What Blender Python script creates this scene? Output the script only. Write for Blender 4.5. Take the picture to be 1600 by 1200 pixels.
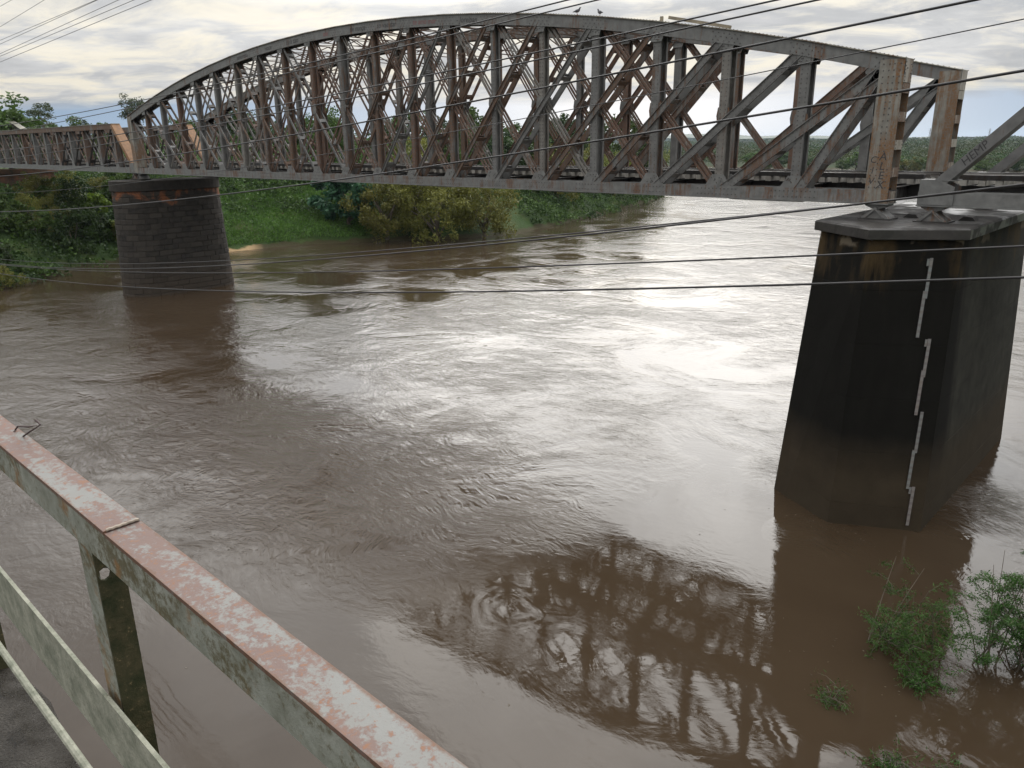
import bpy, bmesh, math, random
import numpy as np
from mathutils import Vector, Matrix
R_ = math.radians
for o in list(bpy.data.objects): bpy.data.objects.remove(o)
scene = bpy.context.scene
COL = scene.collection

# ------------------------------------------------------------------ camera
CAM = np.array([68.93, -27.46, 2.11]); YAW, PITCH, ROLL = R_(-43.2017), R_(17.4714), R_(-0.695); FPX = 1198.97
def cam_axes():
    cy, sy = math.cos(YAW), math.sin(YAW)
    f = np.array([sy*math.cos(PITCH), cy*math.cos(PITCH), -math.sin(PITCH)])
    r = np.array([cy, -sy, 0.]); u = np.cross(r, f)
    c, s = math.cos(ROLL), math.sin(ROLL)
    return c*r+s*u, -s*r+c*u, f
AX = cam_axes()
cam = bpy.data.objects.new('camera', bpy.data.cameras.new('camera')); COL.objects.link(cam)
cam.matrix_world = Matrix(((AX[0][0], AX[1][0], -AX[2][0], CAM[0]), (AX[0][1], AX[1][1], -AX[2][1], CAM[1]),
                           (AX[0][2], AX[1][2], -AX[2][2], CAM[2]), (0, 0, 0, 1)))
cam.data.sensor_width = 36; cam.data.lens = FPX/1600*36
cam.data.clip_start = 0.05; cam.data.clip_end = 20000
scene.camera = cam
def ray(x, y): return AX[0]*(x-800)/FPX - AX[1]*(y-600)/FPX + AX[2]      # survey helpers: pixel -> world on a known plane
def aty(x, y, Y): d = ray(x, y); return CAM + d*(Y-CAM[1])/d[1]
def atz(x, y, z): d = ray(x, y); return CAM + d*(z-CAM[2])/d[2]

# ------------------------------------------------------------------ sky, sun, exposure
SUN_AZ, SUN_EL = R_(-34), R_(27)
world = bpy.data.worlds.new('World'); scene.world = world; world.use_nodes = True
nt = world.node_tree; nt.nodes.clear()
def N(t, **k):
    n = nt.nodes.new(t)
    for a, b in k.items(): setattr(n, a, b)
    return n
def L(a, b): nt.links.new(a, b)
def M(op, a, b=None, c=None, clamp=False):
    n = nt.nodes.new('ShaderNodeMath'); n.operation = op; n.use_clamp = clamp
    for i, x in enumerate((a, b, c)):
        if x is None: continue
        if isinstance(x, (int, float)): n.inputs[i].default_value = x
        else: nt.links.new(x, n.inputs[i])
    return n.outputs[0]
def MIX(fac, a, b, blend='MIX'):
    n = nt.nodes.new('ShaderNodeMix'); n.data_type = 'RGBA'; n.blend_type = blend
    for s, x in ((n.inputs[0], fac), (n.inputs[6], a), (n.inputs[7], b)):
        if isinstance(x, (int, float)): s.default_value = x
        elif isinstance(x, tuple): s.default_value = (*x, 1)
        else: nt.links.new(x, s)
    return n.outputs[2]
def RAMP(x, stops, interp='LINEAR'):
    n = nt.nodes.new('ShaderNodeValToRGB'); n.color_ramp.interpolation = interp
    e = n.color_ramp.elements
    while len(e) < len(stops): e.new(0.5)
    for el, (p, c) in zip(e, stops):
        el.position = p; el.color = (c, c, c, 1) if isinstance(c, (int, float)) else (*c, 1)
    nt.links.new(x, n.inputs[0]); return n.outputs[0]
def NOISE(vec, scale, detail=5, rough=0.55, dist=0.0):
    n = nt.nodes.new('ShaderNodeTexNoise'); n.inputs['Scale'].default_value = scale; n.inputs['Detail'].default_value = detail
    n.inputs['Roughness'].default_value = rough; n.inputs['Distortion'].default_value = dist
    if vec is not None: nt.links.new(vec, n.inputs['Vector'])
    return n.outputs['Fac']
def MAPV(vec, scale=(1, 1, 1), loc=(0, 0, 0), rot=(0, 0, 0)):
    n = nt.nodes.new('ShaderNodeMapping'); n.inputs['Scale'].default_value = scale; n.inputs['Location'].default_value = loc
    n.inputs['Rotation'].default_value = rot; nt.links.new(vec, n.inputs['Vector']); return n.outputs[0]
def COMB(x, y, z):
    n = nt.nodes.new('ShaderNodeCombineXYZ')
    for i, v in enumerate((x, y, z)):
        if isinstance(v, (int, float)): n.inputs[i].default_value = v
        else: nt.links.new(v, n.inputs[i])
    return n.outputs[0]
sky = N('ShaderNodeTexSky', sky_type='NISHITA', sun_disc=False, sun_elevation=SUN_EL, sun_rotation=SUN_AZ)
sky.air_density = 1.0; sky.dust_density = 0.6
tc = N('ShaderNodeTexCoord'); sep = N('ShaderNodeSeparateXYZ'); L(tc.outputs['Generated'], sep.inputs[0])
zc = M('MAXIMUM', sep.outputs[2], 0.0)
den = M('ADD', zc, 0.16)
px, py = M('DIVIDE', sep.outputs[0], den), M('DIVIDE', sep.outputs[1], den)
pl = MAPV(COMB(px, py, 0.0), rot=(0, 0, R_(-43)))              # cloud deck seen in perspective
n1 = NOISE(MAPV(pl, (0.8, 1.0, 1), (3.1, 0.4, 0)), 1.25, 8, 0.58, 0.4)
n2 = NOISE(MAPV(pl, (0.8, 1.1, 1), (8.0, 2.0, 2)), 3.2, 8, 0.6, 0.5)
n3 = NOISE(MAPV(pl, (0.35, 1.0, 1), (1.0, 5.0, 5)), 0.5, 4, 0.5, 0.2)
sd = (math.sin(SUN_AZ)*math.cos(SUN_EL), math.cos(SUN_AZ)*math.cos(SUN_EL), math.sin(SUN_EL))
dp = N('ShaderNodeVectorMath', operation='DOT_PRODUCT'); L(tc.outputs['Generated'], dp.inputs[0]); dp.inputs[1].default_value = sd
glow = M('POWER', M('MAXIMUM', dp.outputs['Value'], 0.0), 5.5)      # thinner, brighter cloud towards the sun
shade = M('ADD', M('MULTIPLY', n1, 0.6), M('MULTIPLY', n2, 0.4))
tone = RAMP(shade, [(0.34, (0.46, 0.47, 0.48)), (0.46, (0.60, 0.605, 0.61)), (0.54, (0.74, 0.74, 0.735)), (0.66, (0.95, 0.945, 0.93))])
lowband = RAMP(zc, [(0.0, 1.0), (0.16, 0.6), (0.3, 0.0)])
cream = RAMP(n2, [(0.45, 0.0), (0.62, 1.0)])
tone = MIX(M('MULTIPLY', M('MULTIPLY', lowband, cream), 0.85), tone, (1.05, 0.96, 0.76))
bright = M('ADD', M('ADD', 0.74, M('MULTIPLY', zc, 2.1)), M('MULTIPLY', M('MULTIPLY', glow, RAMP(zc, [(0.15, 0.02), (0.24, 0.62), (0.40, 1.0)])), 4.8))
vm = N('ShaderNodeVectorMath', operation='SCALE'); L(tone, vm.inputs[0]); L(bright, vm.inputs['Scale'])
gap = M('SUBTRACT', RAMP(M('ADD', zc, M('MULTIPLY', M('SUBTRACT', n3, 0.5), 0.12)), [(0.042, 0.0), (0.072, 1.0)]), M('MULTIPLY', RAMP(n1, [(0.30, 1.0), (0.40, 0.0)]), 0.45), clamp=True)
bg_sky = N('ShaderNodeBackground'); bg_sky.inputs[1].default_value = 0.078; L(sky.outputs[0], bg_sky.inputs[0])
sv = N('ShaderNodeVectorMath', operation='ADD'); L(tc.outputs['Generated'], sv.inputs[0]); sv.inputs[1].default_value = (0, 0, 0.22)
svn = N('ShaderNodeVectorMath', operation='NORMALIZE'); L(sv.outputs[0], svn.inputs[0]); L(svn.outputs[0], sky.inputs['Vector'])
bg_cl = N('ShaderNodeBackground'); bg_cl.inputs[1].default_value = 1.0; L(vm.outputs[0], bg_cl.inputs[0])
mx = N('ShaderNodeMixShader'); L(gap, mx.inputs[0]); L(bg_sky.outputs[0], mx.inputs[1]); L(bg_cl.outputs[0], mx.inputs[2])
wo = N('ShaderNodeOutputWorld'); L(mx.outputs[0], wo.inputs[0])
sun = bpy.data.objects.new('sun', bpy.data.lights.new('sun', 'SUN')); COL.objects.link(sun)
sun.data.energy = 0.7; sun.data.angle = R_(40); sun.data.color = (1.0, 0.95, 0.87)
sun.rotation_euler = Vector(sd).to_track_quat('Z', 'Y').to_euler()
scene.view_settings.view_transform = 'Standard'; scene.view_settings.look = 'None'
scene.view_settings.exposure = 0.0; scene.view_settings.gamma = 1.0; scene.view_settings.use_curve_mapping = False
scene.render.engine = 'CYCLES'

# ------------------------------------------------------------------ material helpers
def material(name, build):
    global nt
    m = bpy.data.materials.new(name); m.use_nodes = True
    nt = m.node_tree; nt.nodes.clear()
    out = N('ShaderNodeOutputMaterial'); b = N('ShaderNodeBsdfPrincipled'); L(b.outputs[0], out.inputs[0])
    build(b, out); return m
def setc(b, col=None, rough=None, metal=None, normal=None, spec=None):
    def s(k, v):
        if v is None: return
        if isinstance(v, tuple): b.inputs[k].default_value = (*v, 1)
        elif isinstance(v, (int, float)): b.inputs[k].default_value = v
        else: L(v, b.inputs[k])
    s('Base Color', col); s('Roughness', rough); s('Metallic', metal); s('Normal', normal); s('Specular IOR Level', spec)
def BUMP(h, strength=0.4, dist=0.02, normal=None):
    n = N('ShaderNodeBump'); n.inputs['Strength'].default_value = strength; n.inputs['Distance'].default_value = dist
    L(h, n.inputs['Height'])
    if normal is not None: L(normal, n.inputs['Normal'])
    return n.outputs[0]
def POS(): return N('ShaderNodeNewGeometry').outputs['Position']
def OBJRND(): return N('ShaderNodeObjectInfo').outputs['Random']
def ISL(): return N('ShaderNodeNewGeometry').outputs['Random Per Island']

def steel(name, paint, rust_bias, rust=(0.15, 0.068, 0.03), dark=(0.05, 0.03, 0.022), seed=0.0, rnd=0.22, sc=1.1):
    def f(b, out):
        p = POS(); r = OBJRND()
        a = NOISE(MAPV(p, (1, 1, 0.45), (seed, 0, 0)), sc, 8, 0.65)
        st = NOISE(MAPV(p, (5, 5, 0.35), (0, seed, 0)), 1.6, 5, 0.6)
        fine = NOISE(p, 22, 5, 0.65)
        v = M('ADD', M('ADD', M('MULTIPLY', a, 0.6), M('MULTIPLY', st, 0.4)), M('MULTIPLY', M('SUBTRACT', r, 0.5), rnd))
        k = RAMP(M('ADD', v, rust_bias), [(0.505, 0.0), (0.575, 1.0)])
        k = M('MULTIPLY', k, RAMP(fine, [(0.35, 0.35), (0.6, 1.0)]))
        pc = MIX(RAMP(NOISE(p, 3.5, 6, 0.6), [(0.3, 0.0), (0.7, 1.0)]), tuple(c*0.72 for c in paint), tuple(min(1, c*1.22) for c in paint))
        rc = MIX(RAMP(fine, [(0.38, 0.0), (0.62, 1.0)]), dark, rust)
        c = MIX(k, pc, rc)
        setc(b, c, RAMP(k, [(0, 0.5), (1, 0.85)]), 0.0, BUMP(fine, 0.25, 0.01), 0.4)
    return material(name, f)
M_STEEL = steel('weathered_grey_steel', (0.140, 0.138, 0.133), 0.005, (0.17, 0.085, 0.04))
M_CHORD = steel('grey_chord_steel', (0.150, 0.150, 0.145), -0.09, (0.18, 0.085, 0.04))
M_RUSTY = steel('rusty_steel', (0.165, 0.155, 0.14), 0.075, (0.17, 0.08, 0.045))
M_REDRUST = steel('red_rusted_steel', (0.13, 0.105, 0.085), 0.14, (0.135, 0.068, 0.040))
M_ENDP = steel('streaked_end_post_steel', (0.21, 0.20, 0.175), 0.035, (0.20, 0.098, 0.038), (0.10, 0.055, 0.028), 3.0, 0.0, 0.75)
M_BATTEN = steel('pale_batten_steel', (0.27, 0.245, 0.205), 0.0)
M_ORANGE = steel('orange_primed_steel', (0.24, 0.125, 0.055), -0.14)
M_DARKST = steel('dark_steel', (0.026, 0.024, 0.023), 0.0, (0.032, 0.02, 0.014), (0.014, 0.011, 0.009))
M_COVER = steel('pale_cover_plate_steel', (0.29, 0.275, 0.225), -0.08, (0.17, 0.10, 0.055))
M_RIVET = steel('rivet_steel', (0.075, 0.07, 0.067), 0.02)
def plain(name, col, rough=0.6, vary=0.25, scale=4.0, metal=0.0, bump=0.3, bscale=30, bdist=0.01):
    def f(b, out):
        p = POS(); n = NOISE(p, scale, 6, 0.6)
        c = MIX(RAMP(n, [(0.3, 0), (0.7, 1)]), tuple(x*(1-vary) for x in col), tuple(min(1, x*(1+vary)) for x in col))
        setc(b, c, rough, metal, BUMP(NOISE(p, bscale, 4), bump, bdist), 0.4)
    return material(name, f)
M_RAIL = plain('rail_steel', (0.16, 0.15, 0.14), 0.38, 0.2, 4, 0.5)
M_SLEEP = plain('weathered_sleeper', (0.33, 0.315, 0.285), 0.85, 0.45, 2.2)
M_CABLE = plain('black_cable', (0.022, 0.021, 0.022), 0.45, 0.2, 3, 0, 0.0)
M_CABLE2 = plain('bare_grey_cable', (0.09, 0.09, 0.09), 0.4, 0.2, 3, 0, 0.0)
M_TIMBER = plain('grey_timber', (0.26, 0.22, 0.16), 0.8, 0.3, 3)
M_BLACKP = plain('black_spray_paint', (0.04, 0.038, 0.04), 0.7, 0.2)
M_REDP = plain('faded_red_paint', (0.20, 0.075, 0.07), 0.7, 0.3)
M_BIRD = plain('pigeon_plumage', (0.075, 0.075, 0.085), 0.8, 0.3, 30)
M_WIRE = plain('rusty_wire', (0.05, 0.03, 0.028), 0.7, 0.3, 40)
M_WELD = plain('pale_weld', (0.30, 0.25, 0.20), 0.5, 0.3, 60)

# ------------------------------------------------------------------ mesh helpers
class MB:
    def __init__(s): s.v = []; s.f = []
    def hexa(s, p):
        k = len(s.v); s.v += [tuple(q) for q in p]
        s.f += [tuple(k+i for i in q) for q in ((0, 3, 2, 1), (4, 5, 6, 7), (0, 1, 5, 4), (1, 2, 6, 5), (2, 3, 7, 6), (3, 0, 4, 7))]
        return s
    def box(s, x0, x1, y0, y1, z0, z1):
        return s.hexa([(x0, y0, z0), (x1, y0, z0), (x1, y1, z0), (x0, y1, z0), (x0, y0, z1), (x1, y0, z1), (x1, y1, z1), (x0, y1, z1)])
    def beam(s, a, b, w, h, up=(0, 0, 1)):
        a, b = Vector(a), Vector(b); d = (b-a).normalized(); u = Vector(up)
        r = d.cross(u).normalized(); u = r.cross(d)
        r *= w/2; u *= h/2
        return s.hexa([a-r-u, a+r-u, b+r-u, b-r-u, a-r+u, a+r+u, b+r+u, b-r+u])
    def poly(s, xz, y0, y1):                      # polygon in XZ extruded along Y
        k = len(s.v); n = len(xz)
        s.v += [(x, y0, z) for x, z in xz] + [(x, y1, z) for x, z in xz]
        s.f.append(tuple(range(k, k+n))); s.f.append(tuple(range(k+2*n-1, k+n-1, -1)))
        for i in range(n): j = (i+1) % n; s.f.append((k+i, k+n+i, k+n+j, k+j))
        return s
    def loft(s, pts, sec):                        # closed section (dy, dz) carried along an XZ polyline
        k = len(s.v); n = len(sec)
        for (x, y, z) in pts: s.v += [(x, y+a, z+b) for a, b in sec]
        for i in range(len(pts)-1):
            for j in range(n):
                q = (j+1) % n; s.f.append((k+i*n+j, k+i*n+q, k+(i+1)*n+q, k+(i+1)*n+j))
        s.f.append(tuple(range(k+n-1, k-1, -1))); e = k+(len(pts)-1)*n; s.f.append(tuple(range(e, e+n)))
        return s
    def tube(s, pts, rad, n=6, cap=True):
        pts = [Vector(p) for p in pts]; k = len(s.v)
        rad = rad if hasattr(rad, '__len__') else [rad]*len(pts)
        ref = None
        for i, p in enumerate(pts):
            d = (pts[min(i+1, len(pts)-1)]-pts[max(i-1, 0)]).normalized()
            if ref is None: ref = d.orthogonal().normalized()
            ref = (ref-d*ref.dot(d)).normalized(); q = d.cross(ref)
            for j in range(n):
                t = 2*math.pi*j/n; s.v.append(tuple(p+(ref*math.cos(t)+q*math.sin(t))*rad[i]))
        for i in range(len(pts)-1):
            for j in range(n):
                m = (j+1) % n; s.f.append((k+i*n+j, k+i*n+m, k+(i+1)*n+m, k+(i+1)*n+j))
        if cap:
            s.f.append(tuple(range(k+n-1, k-1, -1))); e = k+(len(pts)-1)*n; s.f.append(tuple(range(e, e+n)))
        return s
    def rings(s, rings, cap=True):
        k = len(s.v); n = len(rings[0])
        for r in rings: s.v += [tuple(p) for p in r]
        for i in range(len(rings)-1):
            for j in range(n):
                m = (j+1) % n; s.f.append((k+i*n+j, k+i*n+m, k+(i+1)*n+m, k+(i+1)*n+j))
        if cap:
            s.f.append(tuple(range(k+n-1, k-1, -1))); e = k+(len(rings)-1)*n; s.f.append(tuple(range(e, e+n)))
        return s
    def mesh(s, name, mat, smooth=False, fix=True):
        me = bpy.data.meshes.new(name); me.from_pydata(s.v, [], s.f)
        if fix:
            bm = bmesh.new(); bm.from_mesh(me); bmesh.ops.recalc_face_normals(bm, faces=bm.faces); bm.to_mesh(me); bm.free()
        if smooth: me.polygons.foreach_set('use_smooth', [True]*len(me.polygons))
        if mat: me.materials.append(mat)
        return me
    def build(s, name, mat, parent=None, smooth=False):
        return link(name, s.mesh(name, mat, smooth), parent)
def link(name, data, parent=None, loc=None):
    o = bpy.data.objects.new(name, data); COL.objects.link(o)
    if parent is not None: o.parent = parent
    if loc is not None: o.location = loc
    return o
def tag(o, label=None, cat=None, group=None, kind=None):
    for k, v in (('label', label), ('category', cat), ('group', group), ('kind', kind)):
        if v: o[k] = v
    return o
def thing(name, label, cat, loc=(0, 0, 0), group=None):
    o = link(name, None, None, loc); o.empty_display_size = 0.2
    return tag(o, label, cat, group)
def copy_tree(o, parent=None, skip=()):
    c = o.copy(); COL.objects.link(c); c.parent = parent
    for ch in list(o.children):
        if ch.name.split('.')[0] not in skip: copy_tree(ch, c, skip)
    return c
def quads(name, V, mat, parent=None):             # V: (n,4,3) array of loose quads
    V = np.asarray(V, np.float32); n = len(V)
    me = bpy.data.meshes.new(name); me.vertices.add(4*n); me.vertices.foreach_set('co', V.reshape(-1))
    me.loops.add(4*n); me.loops.foreach_set('vertex_index', np.arange(4*n, dtype=np.int32))
    me.polygons.add(n); me.polygons.foreach_set('loop_start', np.arange(0, 4*n, 4, dtype=np.int32))
    me.polygons.foreach_set('loop_total', np.full(n, 4, np.int32)); me.update(calc_edges=True)
    me.materials.append(mat); return me
def ordinal(k): return ['first', 'second', 'third', 'fourth', 'fifth', 'sixth', 'seventh', 'eighth', 'ninth', 'tenth', 'eleventh', 'twelfth',
    'thirteenth', 'fourteenth', 'fifteenth', 'sixteenth', 'seventeenth', 'eighteenth', 'nineteenth', 'twentieth', 'twenty-first', 'twenty-second',
    'twenty-third', 'twenty-fourth', 'twenty-fifth', 'twenty-sixth', 'twenty-seventh', 'twenty-eighth', 'twenty-ninth', 'thirtieth',
    'thirty-first', 'thirty-second', 'thirty-third', 'thirty-fourth', 'thirty-fifth', 'thirty-sixth', 'thirty-seventh', 'thirty-eighth', 'thirty-ninth', 'fortieth'][k]
def scrx(p):
    q = np.array(p, float)-CAM; return 800+FPX*(q@AX[0])/(q@AX[2])

WZ = -10.2                       # flood level (z = 0 is the underside of the rail bridge)
# ------------------------------------------------------------------ ground and river
BANK = np.array([(-16, -400), (-15.5, -60), (-14.5, -22), (-13.5, -7), (-20, 0), (-23, 8), (-22.5, 14), (-20.5, 18.5), (-19.3, 27), (-15, 34.5), (-7.5, 45), (-6, 54),
                 (-10, 70), (-14, 84), (-25, 116), (-48, 165), (-90, 205), (-170, 235), (-400, 250), (-3000, 260)], float)
def seg_dist(P, A):
    best = np.full(len(P), 1e9); sign = np.ones(len(P))
    for a, b in zip(A[:-1], A[1:]):
        d = b-a; t = np.clip(((P-a)@d)/(d@d), 0, 1); q = a+t[:, None]*d; r = P-q; dist = np.hypot(r[:, 0], r[:, 1])
        s = np.sign(d[0]*r[:, 1]-d[1]*r[:, 0]); m = dist < best; best[m] = dist[m]; sign[m] = s[m]
    return best*sign
def far_line(x): return 306+0.06*np.minimum(x, 200)+6*np.sin(x/31.)+4*np.sin(x/13.+1)
def ground_z(P):
    P = np.atleast_2d(np.asarray(P, float)); x, y = P[:, 0], P[:, 1]
    dl = seg_dist(P, BANK)                                        # > 0: on the left bank
    prof = lambda d, top, run: np.where(d > 0, top*(1-np.exp(-d/run)), np.maximum(d*0.35, -4))
    left = prof(dl, 8.0, 12.0)
    df = y-far_line(x); far = prof(df, 1.4, 12.0)
    dr = x-(80+0.0*y); right = np.where(y < 250, prof(dr, 6.5, 8.0), -4)
    h = np.maximum(np.maximum(left, far), right)
    h = h+np.where(h > 0.4, 0.35*np.sin(x*0.31+1)*np.sin(y*0.27)+0.2*np.sin(x*0.9)*np.sin(y*0.83+2), 0)
    rise = np.clip((np.hypot(x, y)-1500)/2500, 0, 1)
    return WZ+h+rise*3
def axis(lo, c, hi, n, near):
    t = np.linspace(-1, 1, n); k = 5.5
    s = np.sinh(k*t)/np.sinh(k)
    return np.where(s < 0, c+(c-lo)*s, c+(hi-c)*s)
gx = np.unique(np.r_[axis(-6000, -20, 6000, 110, 2), np.arange(-60, 5, 1.6)]); gy = np.unique(np.r_[axis(-1500, 30, 9000, 120, 2), np.arange(-30, 100, 1.8)])
GX, GY = np.meshgrid(gx, gy); gp = np.c_[GX.ravel(), GY.ravel()]; gz = ground_z(gp)
nx, ny = len(gx), len(gy)
idx = np.arange(nx*ny).reshape(ny, nx)
fa = np.stack([idx[:-1, :-1], idx[:-1, 1:], idx[1:, 1:], idx[1:, :-1]], -1).reshape(-1, 4)
gme = bpy.data.meshes.new('ground'); gme.from_pydata(np.c_[gp, gz].tolist(), [], fa.tolist())
gme.polygons.foreach_set('use_smooth', [True]*len(gme.polygons))
def f_ground(b, out):
    p = POS(); n = NOISE(p, 0.25, 6, 0.6); n2_ = NOISE(p, 3.0, 5, 0.6)
    g = MIX(n2_, (0.018, 0.038, 0.009), (0.042, 0.076, 0.018))
    s0 = N('ShaderNodeSeparateXYZ'); L(p, s0.inputs[0])
    g = MIX(RAMP(n, [(0.5, 0), (0.68, 1)]), g, (0.055, 0.070, 0.022)); g = MIX(RAMP(M('DIVIDE', s0.outputs[1], 1000.0), [(0.25, 0), (0.32, 1)]), g, (0.028, 0.042, 0.014))
    s = N('ShaderNodeSeparateXYZ'); L(p, s.inputs[0])
    h = M('ADD', M('SUBTRACT', s.outputs[2], WZ), M('MULTIPLY', M('SUBTRACT', NOISE(p, 0.5, 4), 0.5), 1.4))
    mud = MIX(n2_, (0.30, 0.20, 0.10), (0.38, 0.27, 0.15))
    dm = N('ShaderNodeVectorMath', operation='DISTANCE'); L(p, dm.inputs[0]); dm.inputs[1].default_value = (-21.5, 17.5, WZ+0.5)
    mk = RAMP(M('DIVIDE', dm.outputs['Value'], 10.0), [(0.32, 0.0), (0.5, 1.0)]); mud = MIX(mk, mud, (0.045, 0.040, 0.018))
    setc(b, MIX(RAMP(h, [(0.30, 0), (0.5, 1)]), mud, g), 0.9, 0, BUMP(n2_, 0.8, 0.25), 0.2)
gme.materials.append(material('bank_grass_and_mud', f_ground))
tag(link('ground', gme), 'grassy river banks and flood plain', None, None, 'structure')

def f_water(b, out):
    p = POS()
    s = N('ShaderNodeSeparateXYZ'); L(p, s.inputs[0])
    warp = N('ShaderNodeTexNoise'); warp.inputs['Scale'].default_value = 0.16; warp.inputs['Detail'].default_value = 3; L(p, warp.inputs['Vector'])
    wv = N('ShaderNodeVectorMath', operation='MULTIPLY_ADD'); L(warp.outputs['Color'], wv.inputs[0]); wv.inputs[1].default_value = (5, 5, 0); L(p, wv.inputs[2])
    q = wv.outputs[0]
    swell = NOISE(MAPV(q, (0.7, 1, 1), rot=(0, 0, R_(25))), 0.20, 3, 0.5)
    mid = NOISE(MAPV(q, (0.6, 1.15, 1), rot=(0, 0, R_(40))), 1.15, 4, 0.55, 0.8)
    fin = NOISE(MAPV(q, (0.55, 1.25, 1), rot=(0, 0, R_(32))), 4.2, 5, 0.62, 0.7)
    crest = M('ABSOLUTE', M('SUBTRACT', NOISE(MAPV(q, (0.5, 1.2, 1), rot=(0, 0, R_(36))), 0.8, 5, 0.6, 1.0), 0.5))
    def spot(x, y, r):
        d = N('ShaderNodeVectorMath', operation='DISTANCE'); L(p, d.inputs[0]); d.inputs[1].default_value = (x, y, WZ)
        return M('SUBTRACT', 1.0, M('DIVIDE', d.outputs['Value'], r), clamp=True)
    patch = RAMP(NOISE(p, 0.13, 5, 0.62, 0.8), [(0.40, 0.10), (0.60, 1.0)])
    calm = M('MAXIMUM', spot(60.0, -7.5, 8.0), spot(64.5, -12, 9))
    calm = M('MAXIMUM', calm, spot(56, -20, 9)); calm = M('MAXIMUM', calm, spot(58.5, -12.0, 6.5))
    def spots(c):
        o = None
        for t in c: k = spot(*t); o = k if o is None else M('MAXIMUM', o, k)
        return o
    chop = spots(((53.0, -10.5, 3.2), (50, -14, 5), (45, -8, 6), (36, -15, 9), (14, -11, 13), (61, -4.6, 1.8), (64.8, 2.0, 2.2), (57.7, -0.5, 1.8), (-0.5, -4.0, 5), (40, 4, 7), (30, 14, 10)))
    amp = M('MULTIPLY', patch, M('SUBTRACT', 1.0, M('MULTIPLY', RAMP(calm, [(0, 0), (0.4, 1)]), 0.85)))
    near_ = spot(62, -20, 17)
    amp = M('MULTIPLY', amp, M('SUBTRACT', 1.0, M('MULTIPLY', RAMP(near_, [(0, 0), (0.5, 1)]), 0.45)))
    amp = M('ADD', M('MULTIPLY', amp, 0.85), M('MULTIPLY', chop, 0.95))
    h = M('ADD', M('ADD', M('MULTIPLY', mid, 0.066), M('MULTIPLY', fin, 0.036)), M('MULTIPLY', crest, -0.055))
    def rings_(x, y, r, k, a):                     # boils: rings of ripples where water wells up
        d = N('ShaderNodeVectorMath', operation='DISTANCE'); L(q, d.inputs[0]); d.inputs[1].default_value = (x, y, WZ)
        w = M('SUBTRACT', 1.0, M('DIVIDE', d.outputs['Value'], r), clamp=True)
        return M('MULTIPLY', M('MULTIPLY', M('SINE', M('MULTIPLY', d.outputs['Value'], k)), w), a)
    h = M('ADD', M('MULTIPLY', h, amp), M('MULTIPLY', swell, 0.03))
    for t in ((57.2, -2.0, 1.5, 11, 0.0035), (47, -6, 2.5, 7, 0.005), (59.5, -11.5, 1.6, 10, 0.003)): h = M('ADD', h, rings_(*t))
    col = MIX(RAMP(NOISE(p, 0.3, 5, 0.6), [(0.3, 0), (0.7, 1)]), (0.043, 0.029, 0.0175), (0.052, 0.036, 0.022))
    setc(b, col, 0.025, 0, BUMP(h, 1.0, 1.0), 0.5); b.inputs['IOR'].default_value = 1.333
wm = MB(); wm.v = [(-6000, -1500, WZ), (6000, -1500, WZ), (6000, 2500, WZ), (-6000, 2500, WZ)]; wm.f = [(0, 1, 2, 3)]
tag(wm.build('river_water', material('muddy_flood_water', f_water)), 'brown muddy river in flood', None, None, 'structure')

# ------------------------------------------------------------------ rail bridge: trusses
P3 = 3.0; NP = 20; W = 6.42; YC = (0.36, W+0.36); YM = W/2+0.36
def chz(x): return 8.37-3.8*((x-30)/30)**2
def plate_pair(mb, a, b, wid, th, off, yc, flange=0.0):
    """two parallel bars in the truss plane, set off either side of its centre plane"""
    a, b = Vector((a[0], 0, a[1])), Vector((b[0], 0, b[1])); d = (b-a).normalized(); n = Vector((-d.z, 0, d.x))
    for s in (-1, 1):
        y = yc+s*off
        q = [a-n*wid/2, b-n*wid/2, b+n*wid/2, a+n*wid/2]
        mb.hexa([(p.x, y-th/2, p.z) for p in q]+[(p.x, y+th/2, p.z) for p in q])
        if flange < 0:
            mb.v = mb.v[:-8]; mb.f = mb.f[:-6]
            for e in (-1, 1):
                c = n*(e*(wid/2-0.042)); q2 = [a+c-n*0.042, b+c-n*0.042, b+c+n*0.042, a+c+n*0.042]
                mb.hexa([(p.x, y-th/2, p.z) for p in q2]+[(p.x, y+th/2, p.z) for p in q2])
        elif flange:
            for e in (-1, 1):
                c = n*(e*(wid/2-0.012)); q2 = [a+c-n*0.012, b+c-n*0.012, b+c+n*0.012, a+c+n*0.012]
                y0, y1 = (y+s*th/2, y+s*(th/2+flange))
                mb.hexa([(p.x, y0, p.z) for p in q2]+[(p.x, y1, p.z) for p in q2])
    return a, b, d, n
def battens(mb, a, b, d, n, wid, off, yc, step, ln):
    L_ = (b-a).length; k = max(2, int(L_/step))
    for i in range(k):
        c = a+d*(L_*(i+0.5)/k)
        for e in (-1, 1):
            m = c+n*(e*wid*0.36)
            q = [m-d*ln/2-n*0.012, m+d*ln/2-n*0.012, m+d*ln/2+n*0.012, m-d*ln/2+n*0.012]
            mb.hexa([(p.x, yc-off+0.017, p.z) for p in q]+[(p.x, yc+off-0.017, p.z) for p in q])
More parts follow.
